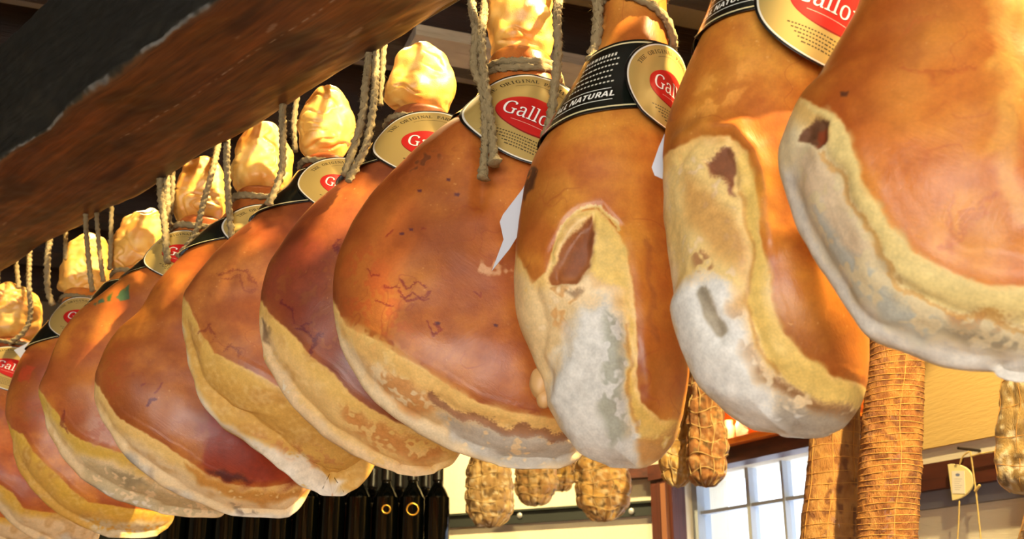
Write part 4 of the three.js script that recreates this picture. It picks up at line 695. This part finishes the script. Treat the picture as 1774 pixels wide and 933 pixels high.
const hamI = makeHam({
  label: 'ham mostly hidden behind the green stamped ham, only its knuckle and shank showing', hang: [240, 470], depth: 2.3, dmax: 0.07, tex: 384, nu: 120, nv: 130, bevel: 0.3,
  rows: [[466, 206, 272], [490, 186, 285], [520, 160, 310], [560, 130, 325], [620, 108, 335], [700, 104, 335], [770, 128, 332], [831, 186, 325], [860, 232, 305]],
  edge: [[100, 690], [150, 760], [240, 800], [340, 830]],
  knuckle: [[364, 244, 280], [373, 224, 290], [390, 210, 295], [410, 200, 292], [430, 193, 287], [455, 190, 281], [470, 202, 270]],
  band: [[206, 478], [284, 476], [158, 516], [300, 512]], bandShift: 0.1,
  twine: { label: 'three thin twine strands hanging before the mostly hidden ham', loops: [{ at: [238, 470], rx: 0.046, rz: 0.042 }], strands: [{ p: [[149, 366], [154, 455], [160, 506]], z: 0.05, z1: 0.06, r: 0.0045 }, { p: [[168, 358], [171, 420], [179, 488]], z: 0.05, z1: 0.06, r: 0.004 }, { p: [[194, 346], [192, 420], [190, 468]], z: 0.03 }] },
});
const hamJ = makeHam({
  label: 'ham with a square red ink stamp near its upper edge', bodyLabel: 'golden rind with a red ink stamp', hang: [145, 512], depth: 2.49, dmax: 0.07, tex: 640, nu: 160, nv: 170, bevel: 0.32, bloomAt: 0.05, skinA: [208, 126, 46], skinB: [172, 86, 40], fatY: [220, 172, 68], fatC: [216, 166, 78],
  rows: [[505, 112, 180], [530, 106, 192], [560, 84, 204], [580, 66, 216], [600, 51, 228], [620, 38, 240], [642, 28, 252], [670, 17, 268], [694, 10, 280], [715, 8, 288], [740, 14, 294], [764, 21, 298], [803, 31, 304], [841, 52, 308], [873, 80, 308], [897, 115, 303], [916, 150, 293], [927, 186, 276]],
  edge: [[4, 712], [21, 743], [42, 754], [59, 782], [84, 806], [105, 824], [122, 845], [154, 868], [220, 880], [310, 890]],
  paint: [
    { poly: [[40, 632], [62, 634], [48, 662], [30, 658]], c: [190, 70, 40], a: 0.75, soft: 0.003, speck: 0.6 },
    { poly: [[140, 890], [200, 905], [290, 900], [260, 935], [180, 940]], c: [206, 190, 160], a: 0.8, soft: 0.006, speck: 0.5 },
    { poly: [[30, 690], [80, 680], [70, 740], [40, 745]], c: [150, 84, 44], a: 0.6, soft: 0.01, speck: 0.2 },
  ],
  knuckle: [[404, 140, 166], [411, 130, 180], [425, 118, 188], [445, 110, 190], [470, 102, 193], [495, 99, 193], [511, 110, 184]],
  band: [[92, 530], [192, 520], [48, 588], [210, 560]], bandShift: 0.3,
  medal: { at: [152, 558], z: 0.056, roll: -0.3, rx: 0.076, ry: 0.055, bend: 0.12 },
  twine: { label: 'twine strands and loop of the red stamped ham', loops: [{ at: [146, 514], rx: 0.05, rz: 0.044 }], strands: [{ p: [[115, 390], [113, 450]], z: 0.04 }, { p: [[88, 405], [82, 455], [84, 507], [93, 530]], z: 0.06, z1: 0.05, r: 0.006 }] },
});
const hamK = makeHam({
  label: 'ham at the far end with a white paper flap over its rind', hang: [20, 590], depth: 2.7, dmax: 0.07, tex: 512, nu: 140, nv: 150, bevel: 0.3, bloomAt: 0.05, skinA: [200, 110, 44], skinB: [172, 82, 38], fatY: [220, 170, 68],
  rows: [[586, -12, 50], [600, -20, 62], [625, -50, 80], [660, -90, 100], [700, -115, 118], [760, -120, 135], [820, -80, 150], [850, -40, 160], [883, 0, 168], [907, 21, 172], [925, 42, 172], [945, 82, 165]],
  edge: [[-125, 770], [-40, 815], [0, 838], [21, 852], [42, 880], [70, 884], [180, 900]],
  knuckle: [[490, -10, 30], [500, -32, 52], [520, -46, 68], [545, -50, 75], [570, -40, 70], [590, -14, 50]],
  band: [[-20, 604], [66, 590], [-40, 640], [80, 622]], bandShift: 0.3,
  medal: { at: [26, 641], z: 0.06, roll: -0.3, rx: 0.074, ry: 0.055, bend: 0.12 },
  flaps: [{ poly: [[24, 606], [48, 594], [74, 588], [58, 608], [42, 628]], z: 0.075, sx: 0.1 }],
  twine: { label: 'twine with a knot, hanging before the far end ham', loops: [{ at: [20, 592], rx: 0.05, rz: 0.046 }], strands: [{ p: [[52, 424], [50, 490], [52, 551], [40, 576], [14, 596]], z: 0.06, z1: 0.075, r: 0.0055 }, { p: [[27, 440], [33, 500]], z: 0.045, r: 0.005 }] },
});
{ // the next ham along the beam shows only a corner
  const p = new THREE.Vector3(-0.7071, 0, -0.7071).multiplyScalar(0.2);
  for (const [o, name, label] of [[hamK.ham, 'cured_ham', 'last ham of the row, only a corner showing behind the ham with the paper flap'], [hamK.tw, 'hanging_twine', 'twine of the last ham in the row']]) { const c = o.clone(); c.name = numbered(name); c.userData = { ...o.userData, label }; c.position.add(p); scene.add(c); }
}
// ------------------------------------------------------------ hanging sausages, netted hams, bottles, window side
const RODY = wq(1100, 560)[1];
const rodPoint = (q, off) => WX.clone().multiplyScalar(q).addScaledVector(WN, WC - off);
function netted(name, label, category, group, px, depth, rows, o) {
  const fr = frameAt(px, rows[0][0], depth), g = thing(name, label, category, group, fr.O); g.rotation.y = fr.turn;
  const w0 = Math.max(...rows.map(([y, l, r]) => (fr.flat(r, y)[0] - fr.flat(l, y)[0]) / 2));
  const sh = loftShape(fr, rows, { dmax: w0 * 0.95, round: o.round ?? w0 * 0.9, n: 2, back: 1, topRound: 0.02 }), K = px * 0.7, H = sh.y0 - sh.y1;
  const rings = o.rings, cols = o.cols, pinch = o.pinch ?? 0.0;
  const hgt = (x, y, z) => {
    const [xc] = sh.half(y), a = Math.atan2(z, x - xc), v = (sh.y0 - y) / H;
    let h = (o.lump || 0.003) * noise(x * 30 + K, y * 30, z * 30) + 0.0015 * noise(x * 90, y * 90 + K, z * 90);
    h -= pinch * (Math.pow(Math.abs(Math.cos(a * cols / 2)), 14) + 0.8 * Math.pow(Math.abs(Math.cos(v * Math.PI * rings)), 14)); return h;
  };
  const nu = o.nu || 72, nv = o.nv || 90, P = loftGrid(sh, nu, nv, hgt), geo = gridGeometry(P, nu, nv), pa = geo.attributes.position.array, col = new Float32Array(pa.length), cc = new THREE.Color();
  for (let i = 0; i < pa.length; i += 3) {
    const x = pa[i], y = pa[i + 1], z = pa[i + 2], n1 = noise(x * 28 + K, y * 22, z * 28), n2 = noise(x * 80, y * 80, z * 80 + K), q = [...o.c0];
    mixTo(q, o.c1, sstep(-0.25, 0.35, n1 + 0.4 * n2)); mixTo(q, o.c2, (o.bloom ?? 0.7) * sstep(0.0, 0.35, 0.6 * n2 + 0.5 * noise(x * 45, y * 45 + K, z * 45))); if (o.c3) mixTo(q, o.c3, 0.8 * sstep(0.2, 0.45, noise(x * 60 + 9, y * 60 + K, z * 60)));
    cc.setRGB(q[0] / 255, q[1] / 255, q[2] / 255, THREE.SRGBColorSpace); col[i] = cc.r; col[i + 1] = cc.g; col[i + 2] = cc.b;
  }
  geo.setAttribute('color', new THREE.BufferAttribute(col, 3));
  part('casing', geo, o.mat || casingMat, g);
  // the net: rings and upright cords lying on the casing
  const r = o.cord || 0.0012, pt = [0, 0, 0], on = (a, y, k) => { sh.point(a, y, pt); const [xc] = sh.half(y), dx = pt[0] - xc, l = Math.hypot(dx, pt[2]) || 1, h = hgt(pt[0], y, pt[2]) + k; return new THREE.Vector3(pt[0] + dx / l * h, y, pt[2] + pt[2] / l * h); };
  const net = [];
  for (let i = 1; i < rings; i++) { const y = sh.y0 - H * (i + 0.12 * noise(i * 3.3, K, 1)) / rings, q = []; for (let k = 0; k < 24; k++) q.push(on(k / 24 * Math.PI * 2, y + (o.sag || 0.004) * Math.sin(k / 24 * 6.28 * (o.waves || 2) + i), r * 0.4)); net.push(cordGeometry(q, r, { closed: true, seg: 5, k: i })); }
  for (let c = 0; c < cols; c++) { const a = (c + 0.5) / cols * Math.PI * 2 + 0.2, q = []; for (let k = 0; k <= 26; k++) { const v = 0.015 + 0.975 * k / 26; q.push(on(a + 0.06 * Math.sin(k), sh.y0 - H * v, r * 0.4)); } net.push(cordGeometry(q, r, { seg: 5, k: c })); }
  const nm = part('netting', mergeGeometries(net), o.netMat || netMat, g); nm.userData.kind = 'stuff'; nm.userData.label = 'string netting drawn tight round the casing';
  // tied to its rod
  const top = new THREE.Vector3(sh.half(sh.y0 - 0.01)[0], sh.y0 - 0.008, 0), up = (o.hang ?? RODY) - fr.O.y;
  if (up > sh.y0) part('cord', cordGeometry([top, new THREE.Vector3(top.x, (top.y + up) / 2, 0.002), new THREE.Vector3(top.x, up, 0)], 0.002, { seg: 6 }), netMat, g);
  return { g, fr, sh };
}
const casingMat = phys({ vertexColors: true, roughness: 0.6, clearcoat: 0.1, bumpMap: leatherBump, bumpScale: 0.004 });
const netMat = mat(0xb89a62, 0.9);
const cul = { rings: 8, cols: 9, pinch: 0.0055, lump: 0.008, c0: [186, 140, 80], c1: [214, 176, 112], c2: [222, 206, 172], c3: [104, 78, 42], cord: 0.0014, sag: 0.008, waves: 3 };  // c3 is a dark olive put in for shade between the net cords
const grp = 'netted salumi hanging by the wall';
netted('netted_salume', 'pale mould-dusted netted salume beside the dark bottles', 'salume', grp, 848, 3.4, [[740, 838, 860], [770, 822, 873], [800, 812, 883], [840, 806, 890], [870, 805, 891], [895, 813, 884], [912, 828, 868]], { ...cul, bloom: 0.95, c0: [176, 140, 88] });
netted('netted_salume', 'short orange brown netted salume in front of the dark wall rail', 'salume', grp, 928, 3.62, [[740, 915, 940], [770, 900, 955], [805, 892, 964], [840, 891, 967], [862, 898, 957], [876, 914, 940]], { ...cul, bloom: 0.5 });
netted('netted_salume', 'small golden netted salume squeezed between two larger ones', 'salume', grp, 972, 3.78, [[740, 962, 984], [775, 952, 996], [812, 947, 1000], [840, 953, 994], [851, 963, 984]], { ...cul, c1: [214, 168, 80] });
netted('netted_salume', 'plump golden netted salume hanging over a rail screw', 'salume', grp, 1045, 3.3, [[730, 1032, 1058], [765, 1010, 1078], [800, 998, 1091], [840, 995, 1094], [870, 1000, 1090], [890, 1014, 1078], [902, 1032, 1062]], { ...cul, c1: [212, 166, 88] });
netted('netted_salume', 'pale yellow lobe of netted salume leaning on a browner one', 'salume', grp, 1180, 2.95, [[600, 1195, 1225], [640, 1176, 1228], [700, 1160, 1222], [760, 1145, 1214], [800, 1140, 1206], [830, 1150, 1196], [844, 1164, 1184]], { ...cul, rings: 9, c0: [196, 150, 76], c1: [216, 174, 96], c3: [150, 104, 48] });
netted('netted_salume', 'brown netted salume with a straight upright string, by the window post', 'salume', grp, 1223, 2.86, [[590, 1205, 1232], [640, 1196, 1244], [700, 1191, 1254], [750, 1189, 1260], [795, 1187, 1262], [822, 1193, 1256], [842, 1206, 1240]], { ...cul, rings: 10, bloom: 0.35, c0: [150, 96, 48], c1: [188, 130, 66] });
const lon = { netMat: mat(0xb9853f, 0.8),  c0: [134, 80, 30], c1: [164, 108, 44], c2: [176, 130, 68], c3: [104, 58, 24], bloom: 0.4, cord: 0.0008, sag: 0.0015, pinch: 0.0001, lump: 0.0025, nu: 96, nv: 200, round: 0.04 };
netted('long_salami', 'long amber salami bound with close string rings, foremost of the pair', 'salami', 'pair of long string-bound salamis', 1545, 2.25, [[330, 1530, 1598], [400, 1520, 1604], [500, 1512, 1604], [590, 1507, 1603], [700, 1496, 1601], [800, 1488, 1598], [900, 1484, 1592], [980, 1484, 1588], [1050, 1490, 1580], [1085, 1512, 1558]], { ...lon, rings: 74, cols: 3, hang: 2.95 });
netted('long_salami', 'long tan salami half behind the amber one, across the window', 'salami', 'pair of long string-bound salamis', 1445, 2.4, [[420, 1425, 1480], [500, 1412, 1494], [640, 1408, 1492], [760, 1402, 1490], [850, 1393, 1489], [933, 1385, 1488], [1000, 1382, 1484], [1050, 1394, 1470], [1075, 1412, 1450]], { ...lon, rings: 30, cols: 7, c0: [150, 98, 42], c1: [178, 128, 62], hang: 2.95 });
const mol = { ...lon, rings: 9, cols: 6, c0: [150, 118, 62], c1: [186, 150, 84], c2: [206, 192, 160], c3: [104, 80, 46], bloom: 0.9, lump: 0.006, pinch: 0.003, nv: 100, sag: 0.006 };
netted('mouldy_salami', 'mouldy grey salami with a flat base, beside the half round tag', 'salami', 'mouldy salamis by the ochre wall', 1775, 2.3, [[420, 1760, 1800], [520, 1746, 1808], [600, 1738, 1814], [700, 1731, 1822], [780, 1724, 1828], [830, 1726, 1828], [852, 1742, 1816]], { ...mol, hang: 2.85 });
netted('mouldy_salami', 'lower dark salami showing only its side under the mouldy grey one', 'salami', 'mouldy salamis by the ochre wall', 1812, 2.6, [[700, 1800, 1830], [860, 1790, 1845], [900, 1770, 1858], [960, 1763, 1866], [1000, 1772, 1858], [1025, 1795, 1835]], { ...mol, c0: [120, 84, 48], c1: [146, 106, 60], bloom: 0.4 });
{ // dark grey rail with two screws
  const y = pa(1000, 888)[1], r = tag(part('wall_rail', pbox(0.02, PLEN - 0.02, y - 0.028, y + 0.024, 0, 0.02), mat(0x2a2d2a, 0.5)), 'dark grey metal rail with two screws on the cream partition', 'rail');
  part('rail_lip', pbox(0.02, PLEN - 0.02, y + 0.018, y + 0.026, 0.02, 0.03), mat(0x33372f, 0.45), r);
  for (const [px, py] of [[905, 893], [1098, 886]]) { const s = new THREE.SphereGeometry(0.012, 16, 10); s.scale(1, 1, 0.5); const [a, b] = pa(px, py); s.translate(a, b, 0.022); s.rotateY(PT); s.translate(PB.x, 0, PB.z); part('screw', s, mat(0xc4c4c0, 0.35, { metalness: 0.5 }), r); }
}
{ // rods that the salumi hang from, on arms from the wall
  const q0 = wq(800, 560)[0] + 0.6, rod = wbox(wq(800, 560)[0], 3.0, RODY - 0.006, RODY + 0.006, 0.55, 0.562);
  const r = tag(part('wall_rod', rod, mat(0x2a2522, 0.5)), 'dark rod on wall arms carrying the netted salumi', 'rod');
  for (const q of [-1.6, 1.4, 2.9]) part('arm', wbox(q - 0.008, q + 0.008, RODY - 0.008, RODY + 0.008, -0.01, 0.56), r.material, r);
}
{ // wine bottles on their shelf
  const glass = phys({ color: 0x020303, roughness: 0.07, specularIntensity: 0.6 }), foil = mat(0x0a0909, 0.35), gold = mat(0xc99a3a, 0.3, { metalness: 0.9 });
  const prof = [[0, 0], [0.036, 0], [0.0395, 0.006], [0.0395, 0.185], [0.037, 0.205], [0.026, 0.228], [0.0165, 0.243], [0.0148, 0.262], [0.0142, 0.3], [0.016, 0.302], [0.016, 0.312], [0.0135, 0.314], [0, 0.314]].map(([x, y]) => new THREE.Vector2(x * 0.94, y));
  const lathe = new THREE.LatheGeometry(new THREE.SplineCurve(prof).getPoints(60).filter((p) => p.x >= 0).map((p) => new THREE.Vector2(Math.max(0, p.x), p.y)), 36), cap = new THREE.CylinderGeometry(0.0158, 0.0165, 0.06, 24).translate(0, 0.285, 0), band = new THREE.TorusGeometry(0.0162, 0.0012, 8, 28).rotateX(Math.PI / 2).translate(0, 0.256, 0);
  const base = at(560, 862, 3.3).y - 0.2;
  const front = [301, 346, 392, 437, 483, 529, 574, 620, 667, 713, 757], back = [322, 370, 414, 461, 506, 552, 598, 643, 690, 735];
  const proto = thing('wine_bottle', 'dark wine bottle on the shelf below the hams', 'bottle', 'dark wine bottles on the shelf');
  part('glass', lathe, glass, proto); part('neck_foil', cap, foil, proto); part('neck_ring', band, foil, proto);
  let first = true;
  for (const [list, d] of [[front, 3.3], [back, 3.46]]) list.forEach((px, i) => {
    const p = at(px, 905, d), o = first ? proto : proto.clone(); if (!first) { o.name = numbered('wine_bottle'); o.userData = { ...proto.userData }; scene.add(o); } first = false;
    o.position.set(p.x, base, p.z); o.rotation.y = i * 1.7;
    if (list === front && (px === 667 || px === 713)) { const e = new THREE.TorusGeometry(px === 713 ? 0.017 : 0.012, 0.003, 8, 28); const m = part('gold_emblem', e, gold, o); m.rotation.y = -o.rotation.y + 0.15; m.position.set(0.0395 * Math.sin(-o.rotation.y + 0.15) , 0.165, 0.0405 * Math.cos(-o.rotation.y + 0.15)); o.userData.label = px === 713 ? 'dark wine bottle with a large gold ring emblem' : 'dark wine bottle with a small gold ring emblem'; }
  });
  const a = at(250, 905, 3.3), b = at(768, 905, 3.3), w = b.x - a.x + 0.5, cx = (a.x - 0.5 + b.x) / 2, z = at(560, 905, 3.38).z;
  const s = thing('bottle_shelf', 'black wooden shelf on uprights carrying the dark bottles', 'shelf', null, new THREE.Vector3(cx, base, z));
  const blk = mat(0x050505, 0.8);
  part('board', new RoundedBoxGeometry(w, 0.025, 0.42, 2, 0.004).translate(0, -0.0125, 0), blk, s); { const bp = tag(part('back_panel', box(w - 0.02, 0.62, 0.018), mat(0x050505, 0.8)), 'added black panel that supplies the darkness behind the bottles', 'panel'); bp.position.set(cx - 0.01, base + 0.31, z - 0.2); } part('upright', box(0.03, base, 0.3, -w / 2 + 0.1, -base / 2 - 0.02, 0), blk, s); part('upright', box(0.03, base, 0.3, w / 2 - 0.1, -base / 2 - 0.02, 0), blk, s);  // black panel added for the dark behind the bottle necks
}
{ // half round tag on strings from a nail in the rail
  const string = mat(0xc9ab66, 0.9), off = 0.062, P = (x, y, o = off) => wallPoint(x, y, o);
  const n = part('nail', new THREE.CylinderGeometry(0.004, 0.004, 0.09, 10).rotateX(Math.PI / 2).rotateY(WTURN), mat(0x241812, 0.5)); n.position.copy(P(1680, 778, 0.04)); tag(n, 'dark nail in the wall above the red wooden rail', 'nail');
  const [q0, y0] = wq(1648, 805), [, y1] = wq(1648, 866), q1 = wq(1691, 835)[0], R = (y0 - y1) / 2, sx = (q1 - q0) / R;
  const sh = new THREE.Shape(); sh.moveTo(0, R); sh.lineTo(0, -R); for (let i = 0; i <= 24; i++) { const a = -Math.PI / 2 + i / 24 * Math.PI; sh.lineTo(Math.cos(a) * R * sx, Math.sin(a) * R); }
  const g = thing('hanging_tag', 'half round cream tag on a string, before the red wooden rail', 'tag'); g.position.copy(P(1648, 835, off)); g.rotation.y = WTURN;
  part('card', new THREE.ExtrudeGeometry(sh, { depth: 0.004, bevelEnabled: true, bevelSize: 0.001, bevelThickness: 0.001, bevelSegments: 1 }), mat(0xe6d596, 0.6), g);
  const cv = document.createElement('canvas'); cv.width = 64; cv.height = 160; const x = cv.getContext('2d'); x.fillStyle = '#e4dccb'; x.fillRect(0, 0, 64, 160); x.fillStyle = '#7079a0'; x.beginPath(); x.arc(30, 28, 11, 0, 7); x.fill(); x.fillStyle = '#a9a3a0'; for (let i = 0; i < 6; i++) x.fillRect(12, 56 + i * 15, 40 - (i % 3) * 7, 3);
  const ct = new THREE.CanvasTexture(cv); ct.colorSpace = THREE.SRGBColorSpace;
  const st = part('sticker', box(0.02 * sx * 1.3, R * 1.25, 0.001, R * sx * 0.38, 0, 0.0056), new THREE.MeshStandardMaterial({ map: ct, roughness: 0.7 }), g); st.rotation.z = -0.12;
  const s1 = thing('string', 'thin yellow strings tied to the nail above the tag', 'string');
  for (const l of [[[1680, 781], [1668, 790], [1662, 806]], [[1662, 866], [1661, 900], [1658, 950]], [[1681, 780], [1690, 845], [1701, 950]], [[1681, 790], [1696, 786], [1728, 780]]]) part('strand', cordGeometry(l.map(([a, b]) => P(a, b, off + 0.004)), 0.0022, { seg: 6 }), string, s1);
  part('knot', new THREE.CapsuleGeometry(0.004, 0.018, 4, 8).rotateZ(-0.9).rotateY(WTURN).translate(...P(1693, 845, off + 0.006).toArray()), string, s1);
}
{ // lit amber shelf above the window lintel
  const a = wq(1225, 745), b = wq(1400, 690), y0 = WTOP + 0.055, y1 = y0 + 0.34, q0 = a[0] - 0.1, q1 = b[0] + 0.25;
  const c = rodPoint((q0 + q1) / 2, 0), g = thing('display_shelf', 'small amber lit wooden display shelf above the window lintel', 'shelf', null, new THREE.Vector3(c.x, y0, c.z)); g.rotation.y = WTURN;
  const w = q1 - q0, amber = new THREE.MeshStandardMaterial({ map: woodTex([206, 96, 22], [228, 130, 40], [150, 62, 16], 256, 256), roughness: 0.35 });
  part('back_panel', box(w, y1 - y0, 0.015, 0, (y1 - y0) / 2, 0.012), amber, g); part('board', box(w, 0.02, 0.1, 0, 0.01, 0.055), amber, g); part('board', box(w, 0.014, 0.1, 0, 0.15, 0.055), amber, g); part('board', box(w, 0.02, 0.1, 0, y1 - y0, 0.055), amber, g);
  const glow = new THREE.MeshStandardMaterial({ color: 0x332200, emissive: new THREE.Color().setRGB(1, 0.72, 0.25), emissiveIntensity: 1.3 });
  for (let r = 0; r < 2; r++) for (let i = 0; i < 9; i++) part('fairy_light', new THREE.SphereGeometry(0.009, 10, 8).scale(1.5, 0.7, 1).translate(-w / 2 + 0.05 + i * w / 9.4, r ? 0.18 : 0.034, 0.1), glow, g);
  for (const [i, dy] of [[-0.1, 0.13], [0.12, 0.13]]) { const L = new THREE.PointLight(new THREE.Color().setRGB(1, 0.6, 0.2), 0.07, 0, 2); const p = rodPoint((q0 + q1) / 2 + i, 0.085); L.position.set(p.x, y0 + dy - 0.03, p.z); L.castShadow = true; L.name = numbered('fairy_glow'); scene.add(L); }
  const jar = new THREE.LatheGeometry([[0, 0], [0.02, 0], [0.021, 0.05], [0.014, 0.062], [0.015, 0.075], [0, 0.076]].map(([x, y]) => new THREE.Vector2(x, y)), 20);
  [[1283, 'small pale jar on the amber lit shelf', 0xe9dfca], [1305, 'small white jar on the amber lit shelf, beside the pale one', 0xf4f0e8], [1262, 'small dark jar on the amber lit shelf', 0x2a1c12]].forEach(([px, label, col]) => { const j = tag(part('jar', jar, mat(col, 0.35)), label, 'jar'); const q = wq(px, 752)[0], p = rodPoint(q, 0.05); j.position.set(p.x, y0 + 0.021, p.z); });
}
{ // outside the window: a pale house front, an awning and shrubs
  const q = (QL + QR) / 2, g = thing('house_front', 'white sunlit house front seen through the window', 'house', null, new THREE.Vector3(0, 0, 0)), white = mat(0xf2efe9, 0.9), grey = mat(0xb9bfc8, 0.9);
  part('facade', wbox(q - 4.5, q - 0.1, -0.1, 5, -3.9, -3.6), white, g); part('facade', wbox(q - 0.1, q + 5, -0.1, 2.4, -5.2, -4.9), mat(0xcfd6de, 0.9), g);
  for (let i = 0; i < 6; i++) part('shutter', wbox(q + 0.05 + i * 0.42, q + 0.3 + i * 0.42, 1.1, 2.2, -4.9, -4.84), mat(i % 2 ? 0x9fb0a4 : 0xb8c2c8, 0.9), g);
  tag(part('awning', wbox(q - 0.05, q + 2.2, WTOP + 0.06, WTOP + 0.12, -1.9, -0.4), grey), 'grey awning outside over the window', 'awning');
}
renderer.render(scene, camera);
